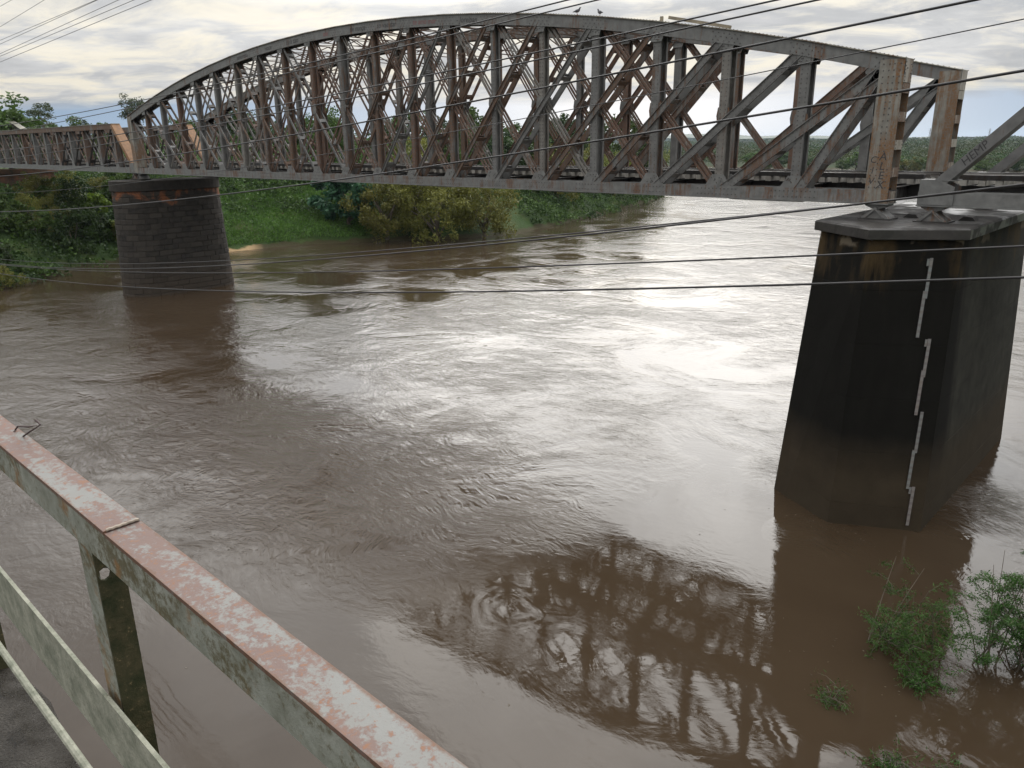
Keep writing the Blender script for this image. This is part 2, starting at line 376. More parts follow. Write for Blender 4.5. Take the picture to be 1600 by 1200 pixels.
class Rivets:
    def __init__(s): s.p = []
    def add(s, pos, nrm): s.p.append((pos, nrm))
    def line(s, a, b, nrm, step):
        a, b = Vector(a), Vector(b); n = max(1, int((b-a).length/step))
        for i in range(n+1): s.add(a+(b-a)*(i/n), nrm)
    def build(s, parent, mat, r=0.024):
        mb = MB()
        for p, nr in s.p:
            p, nr = Vector(p), Vector(nr); u = nr.orthogonal().normalized(); w = nr.cross(u); k = len(mb.v)
            for rr, h in ((r, -0.002), (r*0.75, r*0.6)):
                mb.v += [tuple(p+(u*math.cos(t)+w*math.sin(t))*rr+nr*h) for t in (0, 1.047, 2.094, 3.142, 4.189, 5.236)]
            mb.f += [(k+j, k+(j+1) % 6, k+6+(j+1) % 6, k+6+j) for j in range(6)]+[tuple(range(k+6, k+12))]
        o = mb.build('rivets', mat, parent); tag(o, None, None, None, 'stuff')
def bearing(parent, x, yc):
    mb = MB()
    mb.poly([(x-0.42, -0.30), (x+0.42, -0.30), (x+0.10, -0.04), (x+0.30, 0.0), (x-0.30, 0.0), (x-0.10, -0.04)][:0] or
            [(x-0.44, -0.46), (x+0.44, -0.46), (x+0.40, -0.40), (x+0.09, -0.17), (x-0.09, -0.17), (x-0.40, -0.40)], yc-0.34, yc+0.34)
    mb.poly([(x-0.09, -0.165), (x+0.09, -0.165), (x+0.36, -0.05), (x+0.36, -0.004), (x-0.36, -0.004), (x-0.36, -0.05)], yc-0.30, yc+0.30)
    mb.tube([(x, yc-0.38, -0.168), (x, yc+0.38, -0.168)], 0.07, 10)
    for s in (-1, 1):
        mb.beam((x-0.30, yc+s*0.37, -0.44), (x, yc+s*0.37, -0.15), 0.04, 0.07, (0, 1, 0)); mb.beam((x+0.30, yc+s*0.37, -0.44), (x, yc+s*0.37, -0.15), 0.04, 0.07, (0, 1, 0))
    mb.build('bearing', M_STEEL, parent)
def deck(parent, x0, x1, sleepers=True):
    mb = MB()
    for s in (-1, 1):
        m = MB(); y = YM+s*0.53
        sec = [(-0.065, 0), (0.065, 0), (0.065, 0.02), (0.012, 0.04), (0.012, 0.11), (0.035, 0.12), (0.035, 0.15), (-0.035, 0.15), (-0.035, 0.12), (-0.012, 0.11), (-0.012, 0.04), (-0.065, 0.02)]
        m.loft([(x0, y, 0.73), (x1, y, 0.73)], sec).build('rail', M_RAIL, parent)
        m = MB(); y = YM+s*1.20
        m.box(x0, x1, y-0.11, y+0.11, 0.735, 0.90).build('guard_timber', M_DARKST, parent)
        m = MB(); y = YM+s*0.72
        for a, b in ((0.10, 0.13), (0.51, 0.548)): m.box(x0, x1, y-0.14, y+0.14, a, b)
        m.box(x0, x1, y-0.012, y+0.012, 0.13, 0.51).build('stringer', M_DARKST, parent)
    if sleepers:
        me = MB().box(-0.105, 0.105, -1.32, 1.32, 0.552, 0.728).mesh('sleeper', M_SLEEP)
        n = int((x1-x0)/0.52)
        for i in range(n):
            o = link('sleeper', me, parent, (x0+0.26+i*0.52, YM+random.uniform(-0.05, 0.05), 0)); o.rotation_euler.z = random.uniform(-0.02, 0.02)
random.seed(4)
def arch_span():
    root = thing('truss_span', 'long grey arched lattice truss span between the two piers', 'bridge span', (30, YM, 0))
    root.location = (0, 0, 0)
    rv = Rivets()
    xs = [P3*i for i in range(NP+1)]
    tops = [(x, chz(x)) for x in xs]
    EX = 0.27
    line = [(xs[0]-EX, chz(0)-EX*0.22)]+tops[1:-1]+[(xs[-1]+EX, chz(60)-EX*0.22)]
    line[0:1] = [(xs[0]-EX, chz(0)-0.06), (xs[0], chz(0))]; line[-1:] = [(xs[-1], chz(60)), (xs[-1]+EX, chz(60)-0.06)]
    for t, yc in enumerate(YC):
        near = t == 0
        pts = [(x, yc, z) for x, z in line]
        mb = MB()
        for s in (-1, 1):
            a, b = sorted((s*0.33, s*0.36)); mb.loft(pts, [(a, -0.50), (b, -0.50), (b, -0.034), (a, -0.034)])
            a, b = sorted((s*0.23, s*0.325)); mb.loft(pts, [(a, -0.50), (b, -0.50), (b, -0.475), (a, -0.475)])
        tc_ = mb.build('top_chord', M_CHORD, root)
        MB().loft(pts, [(-0.43, -0.031), (0.43, -0.031), (0.43, 0.0), (-0.43, 0.0)]).build('cover_plate', M_COVER, tc_)
        mb = MB(); bp = [(xs[0]-0.3, yc, 0), (xs[-1]+0.3, yc, 0)]
        for s in (-1, 1):
            a, b = sorted((s*0.33, s*0.36)); mb.loft(bp, [(a, 0.036), (b, 0.036), (b, 0.45), (a, 0.45)])
        bc = mb.build('bottom_chord', M_CHORD, root)
        MB().loft(bp, [(-0.45, 0.0), (0.45, 0.0), (0.45, 0.033), (-0.45, 0.033)]).build('flange_plate', M_CHORD, bc)
        for i in range(0, NP, 3):
            MB().box(xs[i]+0.6, xs[i]+3.4, yc-0.40, yc+0.40, -0.03, -0.004).build('splice_plate', M_CHORD, bc)
        # end posts
        for e, x in ((-1, xs[0]), (1, xs[-1])):
            zt = chz(x)-0.06
            mb = MB()
            x0, x1 = (x-0.50, x+0.25) if e > 0 else (x-0.25, x+0.50)
            for s in (-1, 1):
                y = yc+s*0.376; mb.box(x0, x1, y-0.014, y+0.014, 0.04, zt-0.02)
            xi = x0 if e > 0 else x1
            mb.box(min(xi, xi+e*0.03)+e*0.02, max(xi, xi+e*0.03)+e*0.02, yc-0.36, yc+0.36, 0.46, zt-0.52)
            ep = mb.build('end_post', M_ENDP, root)
            xo = x1 if e > 0 else x0
            k = 6; span = zt-0.05
            for j in range(k):
                zc_ = 0.16+span*j/(k-1)*0.97; h = 0.30 if j else 0.5
                z0, z1 = max(0.05, zc_-h/2), min(zt-0.03, zc_+h/2)
                if j == k-1: z0 = zt-0.72
                MB().box(xo-0.012+e*0.004, xo+0.012+e*0.004, yc-0.36, yc+0.36, z0, z1).build('batten_plate', M_BATTEN, ep)
                if near and e > 0:
                    for zz in np.arange(z0+0.05, z1, 0.11):
                        for s in (-1, 1): rv.add((xo+0.016, yc+s*0.30, zz), (1, 0, 0))
            if near and e > 0:
                for q in (x0+0.12, x0+0.3, x0+0.45, x1-0.12):
                    for zz in np.arange(0.55, zt-0.1, 0.19):
                        if zz > zt-1.3 or q in (x0+0.3, x0+0.45) or zz < 1.2: rv.add((q+random.uniform(-.01, .01), yc-0.39, zz), (0, -1, 0))
        # posts
        for i in range(1, NP):
            x = xs[i]; zt = tops[i][1]; w = 0.33 if i >= 16 else (0.30 if i == 10 else 0.23)
            mb = MB()
            for s in (-1, 1):
                po_ = 0.26 if (i >= 16 or i == 10) else 0.19; y = yc+s*po_; mb.box(x-w/2, x+w/2, y-0.014, y+0.014, 0.12, zt-0.12)
                for e in (-1, 1):
                    xx = x+e*(w/2-0.012); y0, y1 = sorted((yc+s*(po_-0.09), yc+s*(po_-0.015))); mb.box(xx-0.011, xx+0.011, y0, y1, 0.13, zt-0.13)
            mb.box(x-0.011, x+0.011, yc-po_+0.02, yc+po_-0.02, 0.14, zt-0.14)
            mb.build('post', M_STEEL if i % 3 else M_RUSTY, root)
            if near and i >= 7:
                for e in (-1, 1): rv.line((x+e*w*0.3, yc-po_-0.0145, 0.9), (x+e*w*0.3, yc-po_-0.0145, zt-0.6), (0, -1, 0), 0.15)
        # diagonals
        def diag(ib, it, width, rise, main):
            a, b = (xs[ib], 0.26), (xs[it], tops[it][1]-0.27)
            if it in (0, NP): b = (b[0]-(0.3 if it else -0.3), b[1]-0.1)
            dx = 0.12 if it > ib else -0.12
            mb = MB(); off = (0.296 if rise else 0.205) if main else (0.15 if rise else 0.11)
            A, B, d, n = plate_pair(mb, (a[0]+dx, a[1]), (b[0]-dx, b[1]), width, 0.026, off, yc, (0.055 if rise else 0.03) if main else (0.02 if rise else -1))
            battens(mb, A, B, d, n, width, off, yc, 1.6 if main else 2.6, 0.22 if main else 0.14)
            if near and rise and ib >= 14:
                for e in (-1, 1): rv.line((A+n*(e*(width/2-0.065))+Vector((0, yc-off-0.013, 0))), (B+n*(e*(width/2-0.065))+Vector((0, yc-off-0.013, 0))), (0, -1, 0), 0.16)
            mb.build('diagonal', M_CHORD if (rise and ib >= 18) else (M_STEEL if (ib*3+it+t) % 4 < (3 if main else 1) else M_RUSTY), root)
        for i in range(2, 19):
            diag(i, i+2, 0.17+0.019*(i-10) if i >= 10 else 0.13, True, i >= 10)
        diag(19, NP, 0.34, True, True)
        for i in range(0, 17):
            m = i <= 8; diag(i+2, i, 0.13+0.010*(8-i) if i <= 8 else 0.25, False, m)
        diag(1, 0, 0.22, False, True)
        # gussets
        for i in range(NP+1):
            x, z = tops[i]
            if 0 < i < NP:
                sl = (chz(x+0.5)-chz(x-0.5))
                for s in (-1, 1):
                    y = yc+s*0.322
                    MB().poly([(x-0.34, z-0.40-0.34*sl), (x-0.24, z-0.74), (x+0.24, z-0.74), (x+0.34, z-0.40+0.34*sl)], y-0.007, y+0.007).build('gusset_plate', M_CHORD, root)
                    MB().poly([(x-0.55, 0.40), (x+0.55, 0.40), (x+0.24, 0.86), (x-0.24, 0.86)], y-0.007, y+0.007).build('gusset_plate', M_CHORD, root)
                    zm = (z+0.0)/2
                    MB().poly([(x-0.22, zm-0.30), (x+0.22, zm-0.30), (x+0.27, zm), (x+0.22, zm+0.30), (x-0.22, zm+0.30), (x-0.27, zm)], yc+s*0.236-0.006, yc+s*0.236+0.006).build('gusset_plate', M_STEEL, root)
                if near and i >= 6:
                    for k in range(9): rv.add((x+random.uniform(-0.28, 0.28), yc-0.331, 0.5+random.uniform(0, 0.28)), (0, -1, 0))
                    for k in range(8): rv.add((x+random.uniform(-0.22, 0.22), yc-0.331, z-0.68+random.uniform(0, 0.12)), (0, -1, 0))
            if near and i >= 5:
                for k in range(-5, 6):
                    for zz in (-0.14, -0.27, -0.40):
                        if (k+int(zz*100)) % 2: rv.add((min(x, 59.9)+k*0.11, yc-0.361, chz(min(x, 59.9)+k*0.11)+zz-0.02), (0, -1, 0))
                    if i < NP:
                        for zz in (0.14, 0.34): rv.add((x+k*0.16, yc-0.361, zz), (0, -1, 0))
        st = 0.14 if near else 0.2
        for a, b in zip(line[:-1], line[1:]):
            for s in (-1, 1): rv.line((a[0], yc+s*0.40, a[1]+0.0005), (b[0], yc+s*0.40, b[1]+0.0005), (0, 0, 1), st)
    # bracing between the trusses
    y0, y1 = YC[0]+0.33, YC[1]-0.33
    for i in range(NP+1):
        x = xs[i]; mb = MB()
        mb.box(x-0.10, x+0.10, y0-0.15, y1+0.15, 0.05, 0.075); mb.box(x-0.012, x+0.012, y0-0.1, y1+0.1, 0.075, 0.47); mb.box(x-0.10, x+0.10, y0-0.15, y1+0.15, 0.47, 0.50)
        mb.build('floor_beam', M_DARKST, root)
    for i in range(4, 17):
        x, z = tops[i]; z -= 0.3
        mb = MB()
        for dz in (-0.16, 0.16): mb.box(x-0.06, x+0.06, y0, y1, z+dz-0.015, z+dz+0.015)
        for k in range(8):
            a, b = y0+(y1-y0)*k/8, y0+(y1-y0)*(k+1)/8
            mb.beam((x, a, z-0.15 if k % 2 else z+0.15), (x, b, z+0.15 if k % 2 else z-0.15), 0.05, 0.03, (1, 0, 0))
        mb.build('top_strut', M_REDRUST, root)
        if i in (6, 8, 10, 12, 14):
            zl = max(5.9, z-1.3) if z-1.3 < 5.9 else z-1.3; zl = min(zl, z-0.7)
            mb = MB()
            for dz in (-0.09, 0.09): mb.box(x-0.05, x+0.05, y0, y1, zl+dz-0.015, zl+dz+0.015)
            m_ = (y0+y1)/2
            for a, b in ((y0, m_), (m_, y1)):
                mb.beam((x+0.02, a, zl), (x+0.02, b, z-0.18), 0.05, 0.03, (1, 0, 0)); mb.beam((x-0.02, a, z-0.18), (x-0.02, b, zl), 0.05, 0.03, (1, 0, 0))
            mb.build('sway_frame', M_REDRUST, root)
        if i < 16:
            x2, z2 = tops[i+1]; z2 -= 0.3
            mb = MB(); mb.beam((x, y0, z+0.05), (x2, y1, z2+0.05), 0.07, 0.03); mb.beam((x, y1, z-0.01), (x2, y0, z2-0.01), 0.07, 0.03)
            mb.build('lateral_brace', M_REDRUST, root)
    for i in range(0, NP, 2):
        mb = MB(); mb.beam((xs[i], y0, 0.10), (xs[i+2], y1, 0.10), 0.14, 0.03); mb.beam((xs[i], y1, 0.15), (xs[i+2], y0, 0.15), 0.14, 0.03)
        mb.build('lateral_brace', M_DARKST, root)
    deck(root, -0.35, 60.62)
    for yc in YC:
        bearing(root, 59.9, yc); bearing(root, 0.35, yc)
    rv.build(root, M_RIVET)
    return root
main_span = arch_span()
span2 = copy_tree(main_span, None, ('sleeper', 'rivets', 'graffiti', 'gusset_plate'))
span2.location = (-111.4, 0, 0)
tag(span2, 'arched truss span rising at the far left edge beyond the low truss', 'bridge span')

def pony_span():
    root = thing('low_truss_span', 'low parallel-chord truss span left of the stone pier with orange end members', 'bridge span')
    q = 3.6; n = 14; X0 = -50.8; xs = [X0+q*i for i in range(n+1)]; H = 4.06
    for t, yc in enumerate(YC):
        tp = [(xs[1]-0.2, yc, H), (xs[-2]+0.2, yc, H)]
        mb = MB()
        for s in (-1, 1):
            a, b = sorted((s*0.30, s*0.33)); mb.loft(tp, [(a, -0.46), (b, -0.46), (b, -0.034), (a, -0.034)])
        tc_ = mb.build('top_chord', M_STEEL, root)
        MB().loft(tp, [(-0.38, -0.031), (0.38, -0.031), (0.38, 0), (-0.38, 0)]).build('cover_plate', M_COVER, tc_)
        bp = [(xs[0]-0.15, yc, 0), (xs[-1]+0.15, yc, 0)]; mb = MB()
        for s in (-1, 1):
            a, b = sorted((s*0.30, s*0.33)); mb.loft(bp, [(a, 0.036), (b, 0.036), (b, 0.45), (a, 0.45)])
        bc = mb.build('bottom_chord', M_CHORD, root)
        MB().loft(bp, [(-0.42, 0), (0.42, 0), (0.42, 0.033), (-0.42, 0.033)]).build('flange_plate', M_CHORD, bc)
        for k, (i, j) in enumerate(((0, 1), (n, n-1))):
            mb = MB(); a, b = Vector((xs[i], 0, 0.30)), Vector((xs[j], 0, H-0.1)); d = (b-a).normalized(); nn = Vector((-d.z, 0, d.x))
            for s in (-1, 1):
                y = yc+s*0.352; c = [a-nn*0.16, b-nn*0.16, b+nn*0.16, a+nn*0.16]
                mb.hexa([(p.x, y-0.013, p.z) for p in c]+[(p.x, y+0.013, p.z) for p in c])
            for e in (-1, 1):
                c = [a+nn*(e*0.15)-nn*0.012, b+nn*(e*0.15)-nn*0.012, b+nn*(e*0.15)+nn*0.012, a+nn*(e*0.15)+nn*0.012]
                mb.hexa([(p.x, yc-0.337, p.z) for p in c]+[(p.x, yc+0.337, p.z) for p in c])
            tag(mb.build('inclined_end_post', M_ORANGE if k else M_STEEL, root), 'orange primed inclined end member' if k else None)
            x = xs[i]; e = 1 if i == 0 else -1
            for s in (-1, 1):
                y = yc+s*0.372; MB().poly([(x-0.12*e, 0.05), (x+0.9*e, 0.05), (x+0.9*e, 0.62), (x+0.5*e, 0.80), (x-0.12*e, 0.80)], y-0.006, y+0.006).build('end_plate', M_CHORD, root)
            MB().box(x-0.13 if e > 0 else x-0.9, x+0.9 if e > 0 else x+0.13, yc-0.38, yc+0.38, 0.803, 0.83).build('end_cover', M_CHORD, root)
        for i in range(1, n):
            x = xs[i]; mb = MB()
            for s in (-1, 1):
                y = yc+s*0.24; mb.box(x-0.17, x+0.17, y-0.014, y+0.014, 0.12, H-0.12)
            mb.box(x-0.011, x+0.011, yc-0.22, yc+0.22, 0.14, H-0.14); mb.build('post', M_STEEL, root)
            for s in (-1, 1):
                y = yc+s*0.28; MB().poly([(x-0.4, 0.40), (x+0.4, 0.40), (x+0.2, 0.8), (x-0.2, 0.8)], y-0.007, y+0.007).build('gusset_plate', M_CHORD, root)
        for i in range(1, n-1):
            for up in (True, False):
                main = (up and i >= n-5) or (not up and i < n-5)
                a = (xs[i]+0.15, 0.3) if up else (xs[i+1]-0.15, 0.3); b = (xs[i+1]-0.35, H-0.3) if up else (xs[i]+0.35, H-0.3)
                mb = MB(); off = 0.19 if up else 0.13; w = 0.20 if main else 0.08
                A, B, d, nn = plate_pair(mb, a, b, w, 0.024, off, yc, 0.03)
                if main: battens(mb, A, B, d, nn, w, off, yc, 1.3, 0.22)
                mb.build('diagonal', (M_DARKST if up else M_RUSTY) if main else M_STEEL, root)
    y0, y1 = YC[0]+0.3, YC[1]-0.3
    for i in range(n+1):
        x = xs[i]; MB().box(x-0.1, x+0.1, y0-0.15, y1+0.15, 0.05, 0.5).build('floor_beam', M_DARKST, root)
    deck(root, X0-0.2, xs[-1]+0.15)
    for yc in YC: bearing(root, xs[0]+0.35, yc); bearing(root, xs[-1]-0.30, yc)
    return root
M_DARKG = steel('dark_grey_steel', (0.135, 0.133, 0.13), -0.1)
pony = pony_span()
pony2 = copy_tree(pony); pony2.location = (112.1, 0, 0)
tag(pony2, 'low truss span at the right edge with sprayed letters on its inclined end member', 'bridge span')
for ch in pony2.children:
    if ch.name.startswith('inclined_end_post'):
        if 'label' in ch: del ch['label']
        ch.data = ch.data.copy(); ch.data.materials[0] = M_DARKG

# sprayed writing on the steel
def text(body, size, loc, rot, mat, parent, label):
    cu = bpy.data.curves.new('graffiti', 'FONT'); cu.body = body; cu.size = size; cu.extrude = 0.0015; cu.align_x = 'CENTER'; cu.align_y = 'CENTER'; cu.resolution_u = 3; cu.shear = 0.15
    t = bpy.data.objects.new('t', cu); COL.objects.link(t); bpy.context.view_layer.update()
    me = bpy.data.meshes.new_from_object(t.evaluated_get(bpy.context.evaluated_depsgraph_get())); bpy.data.objects.remove(t)
    me.materials.clear(); me.materials.append(mat)
    o = link('graffiti', me, parent, loc); o.rotation_euler = rot; o['label'] = label; return o
def chord_text(body, i, size, mat, label, dx=0.0):
    x = P3*(i+0.5)+dx; s = math.atan2(chz(P3*(i+1))-chz(P3*i), P3); z = (chz(P3*(i+1))+chz(P3*i))/2
    text(body, size, (x, YC[0]-0.3635, z-0.27+math.tan(s)*dx), (R_(90), -s, 0), mat, main_span, label)
chord_text('- Jorelpan', 13, 0.36, M_BLACKP, 'black sprayed writing on the arch')
chord_text('te amo mor', 12, 0.36, M_REDP, 'faded red sprayed writing on the arch')
chord_text('so vae dar', 11, 0.38, M_BLACKP, 'black sprayed writing on the arch')
chord_text('de nunca', 10, 0.38, M_BLACKP, 'black sprayed writing on the arch', 0.5)
chord_text('oei', 9, 0.40, M_REDP, 'faded red sprayed writing on the arch', 0.5)
chord_text('cu a zao', 8, 0.40, M_BLACKP, 'black sprayed writing on the arch')
chord_text('voce', 7, 0.40, M_BLACKP, 'black sprayed writing on the arch', 0.3)
chord_text('amorosa', 6, 0.40, M_BLACKP, 'black sprayed writing on the arch')
for k, c in enumerate('ALEX'):
    text(c, 0.36, (59.95, YC[0]-0.3925, 1.52-0.30*k), (R_(90), 0, 0), M_BLACKP, main_span, 'black letter sprayed down the end post')
for k, c in enumerate('CIV'):
    text(c, 0.30, (59.66, YC[0]-0.3925, 1.42-0.34*k), (R_(90), 0, 0), M_BLACKP, main_span, 'faint black letter sprayed down the end post')
a_ = math.atan2(4.06-0.4, 3.6)
text('HEMP', 0.34, (-50.8+1.30, YC[0]-0.368, 0.30+1.30*math.tan(a_)), (R_(90), -a_, 0), M_BLACKP, None, 'x')
g = bpy.data.objects['graffiti'] if False else [o for o in COL.objects if o.name.startswith('graffiti') and o.parent is None][0]
g.parent = pony2; g['label'] = 'black letters HEMP sprayed along the inclined member'

# ------------------------------------------------------------------ piers
def f_stone(b, out):
    p = POS(); r = OBJRND(); s = N('ShaderNodeSeparateXYZ'); L(p, s.inputs[0])
    n = NOISE(p, 2.2, 7, 0.65)
    c = MIX(r, (0.011, 0.010, 0.009), (0.042, 0.036, 0.030))
    c = MIX(RAMP(n, [(0.35, 0), (0.7, 0.8)]), c, (0.052, 0.045, 0.037))
    red = M('MULTIPLY', RAMP(M('ADD', s.outputs[2], M('MULTIPLY', NOISE(p, 0.7, 4), 3.2)), [(0.0, 0.0), (1.0, 1.0)]), RAMP(NOISE(p, 0.8, 5, 0.6, 0.5), [(0.48, 0), (0.56, 1)]))
    zr = M('ADD', s.outputs[2], M('MULTIPLY', NOISE(p, 0.55, 4), 3.0))
    red = M('MULTIPLY', RAMP(M('ADD', zr, 1.1), [(0.40, 0), (0.65, 1)]), RAMP(NOISE(p, 0.9, 5, 0.6, 0.5), [(0.47, 0), (0.56, 1)]))
    red = M('MULTIPLY', red, M('LESS_THAN', s.outputs[2], -1.42))
    c = MIX(M('MULTIPLY', red, 0.8), c, (0.24, 0.085, 0.034))
    silt = RAMP(M('ADD', M('SUBTRACT', s.outputs[2], WZ), NOISE(p, 0.5, 4)), [(0.9, 0.7), (1.0, 0.0)])
    silt = RAMP(M('DIVIDE', M('ADD', M('SUBTRACT', s.outputs[2], WZ), NOISE(p, 0.5, 4)), 4.0), [(0.4, 0.6), (0.85, 0.0)])
    c = MIX(silt, c, (0.055, 0.041, 0.029))
    setc(b, c, 0.8, 0, BUMP(NOISE(p, 9, 6, 0.65), 0.6, 0.05), 0.3)
M_STONE = material('dark_weathered_masonry', f_stone)
M_MORTAR = plain('dark_mortar', (0.05, 0.046, 0.04), 0.9, 0.3)
def stadium(a, y0, y1, n=16, x0=-0.6):
    pts = [(x0+a*math.cos(math.pi*k/n), y1+a*math.sin(math.pi*k/n)) for k in range(n+1)]
    return pts+[(x0-a*math.cos(math.pi*k/n), y0-a*math.sin(math.pi*k/n)) for k in range(n+1)]
def resample(pts, starts):
    p = np.array(pts+[pts[0]]); s = np.r_[0, np.cumsum(np.hypot(*np.diff(p, axis=0).T))]
    q = np.asarray(starts)*s[-1]
    return np.c_[np.interp(q, s, p[:, 0]), np.interp(q, s, p[:, 1])]
def stone_pier():
    root = thing('stone_pier', 'dark masonry pier with rounded end under the left end of the arch', 'pier', (-0.6, YM, WZ-3)); root.location = (0, 0, 0)
    y0, y1 = 0.0, 5.2; zt, zb = -1.45, WZ-2.5
    rad = lambda z: 1.95+(2.32-1.95)*(zt-z)/(zt-WZ)
    MB().rings([[(x, y, z) for x, y in stadium(rad(z)-0.10, y0, y1)] for z in (zb, zt)]).build('core', M_MORTAR, root)
    n = int((zt-zb)/0.44); hz = (zt-zb)/n; hidden = MB(); rng = random.Random(3); cnt = 0
    view = np.array([CAM[0]+0.6, CAM[1]-YM]); view /= np.linalg.norm(view)
    for c in range(n):
        z0, z1 = zb+c*hz, zb+(c+1)*hz; k = 22; off = (c % 2)*0.5/k+rng.uniform(-0.006, 0.006)
        cuts = [(i+rng.uniform(-0.16, 0.16))/k+off for i in range(k)]
        for i in range(k):
            u0, u1 = cuts[i]+0.0009, (cuts[(i+1) % k]+(1 if i == k-1 else 0))-0.0009
            us = np.linspace(u0, u1, 3) % 1.0
            g_ = rng.uniform(-0.012, 0.02)
            rings = []
            for z, ins in ((z0+0.012, 0.02), (z0+0.05, -g_), (z1-0.05, -g_), (z1-0.012, 0.02)):
                o_ = resample(stadium(rad(z)-ins, y0, y1), us); rings.append(o_)
            inn = resample(stadium(rad(z0)-0.14, y0, y1), us)
            mb = MB(); vs = []
            zz = (z0+0.012, z0+0.05, z1-0.05, z1-0.012)
            for o_, z in zip(rings, zz): vs += [(x, y, z) for x, y in o_]
            vs += [(x, y, zz[0]) for x, y in inn]+[(x, y, zz[3]) for x, y in inn]
            mb.v = vs
            for r in range(3):
                for j in range(2): a = r*3+j; mb.f.append((a, a+1, a+4, a+3))
            mb.f += [(12, 13, 1, 0), (13, 14, 2, 1), (9, 10, 16, 15), (10, 11, 17, 16), (12, 0, 3, 6, 9, 15), (2, 14, 17, 11, 8, 5)]
            m_ = rings[1][1]; nv = np.array([m_[0]+0.6, m_[1]-min(max(m_[1], y0), y1)]); nv /= np.linalg.norm(nv)+1e-9
            if nv@view > 0.05 and z1 > WZ-0.1 and cnt < 298: mb.build('stone_block', M_STONE, root); cnt += 1
            else:
                kk = len(hidden.v); hidden.v += mb.v; hidden.f += [tuple(q+kk for q in f) for f in mb.f]
    tag(hidden.build('stone_block_backing', M_STONE, root), None, None, None, 'stuff')
    cap = MB().rings([[(x, y, z) for x, y in stadium(1.95+e, y0, y1)] for z, e in ((-1.44, 0.06), (-1.40, 0.13), (-0.62, 0.11), (-0.58, 0.05))]); cap.build('cap_course', M_STONE, root)
    for x in (0.35, -0.75):
        for yc in YC: MB().box(x-0.5, x+0.5, yc-0.45, yc+0.45, -0.575, -0.465).build('bed_stone', M_STONE, root)
    return root
stone_pier()

def f_conc(b, out):
    p = POS(); s = N('ShaderNodeSeparateXYZ'); L(p, s.inputs[0])
    n = NOISE(p, 1.3, 8, 0.65); st = NOISE(MAPV(p, (3, 3, 0.22)), 1.5, 6, 0.6)
    hz = M('SUBTRACT', s.outputs[2], WZ)
    base = MIX(RAMP(n, [(0.3, 0), (0.7, 1)]), (0.022, 0.022, 0.018), (0.052, 0.050, 0.041))
    # dark algae film with its own streaky outline, more of it on the upstream nose
    nose = RAMP(M('ADD', s.outputs[1], M('MULTIPLY', st, 1.0)), [(0.0, 1.0), (0.8, 0.0)])
    film = M('MULTIPLY', RAMP(st, [(0.25, 1.0), (0.85, 0.9)]), nose)
    base = MIX(M('MULTIPLY', film, 0.97), base, (0.006, 0.0055, 0.0045))
    och = M('MULTIPLY', RAMP(M('ADD', M('DIVIDE', hz, 10.0), M('MULTIPLY', st, 0.3)), [(0.93, 0), (1.06, 1)]), RAMP(NOISE(MAPV(p, (1, 1, 0.4)), 0.9, 6, 0.6), [(0.48, 0), (0.62, 1)]))
    base = MIX(M('MULTIPLY', och, 0.7), base, (0.075, 0.05, 0.022))
    pale = M('MULTIPLY', RAMP(M('ADD', M('DIVIDE', hz, 10.0), M('MULTIPLY', n, 0.05)), [(0.925, 0), (0.935, 1)]), RAMP(NOISE(p, 0.75, 4, 0.5), [(0.52, 0), (0.55, 1)]))
    base = MIX(M('MULTIPLY', pale, 0.8), base, (0.16, 0.135, 0.10))
    silt = RAMP(M('DIVIDE', M('ADD', hz, M('MULTIPLY', NOISE(p, 0.6, 5), 1.0)), 6.0), [(0.36, 0.85), (0.62, 0.0)])
    base = MIX(silt, base, MIX(n, (0.030, 0.023, 0.015), (0.066, 0.050, 0.032)))
    wet = 0.92
    setc(b, base, wet, 0, BUMP(NOISE(p, 14, 7, 0.7), 0.5, 0.03), 0.15)
M_CONC = material('stained_black_concrete', f_conc)
def f_cap(b, out):
    p = POS(); n = NOISE(p, 2.2, 7, 0.65); pu = RAMP(NOISE(p, 0.9, 4, 0.5, 0.4), [(0.46, 0), (0.54, 1)])
    c = MIX(RAMP(n, [(0.3, 0), (0.7, 1)]), (0.020, 0.018, 0.017), (0.048, 0.044, 0.040))
    setc(b, c, M('SUBTRACT', 0.75, M('MULTIPLY', pu, 0.40)), 0, BUMP(NOISE(p, 12, 6, 0.7), 0.35, 0.03), 0.5)
M_CAP = material('wet_pier_cap_concrete', f_cap)
PXC = 60.75
def nose(hw, tip0, sh0, tip1, sh1, z): return [(PXC, tip0, z), (PXC+hw, sh0, z), (PXC+hw, sh1, z), (PXC, tip1, z), (PXC-hw, sh1, z), (PXC-hw, sh0, z)]
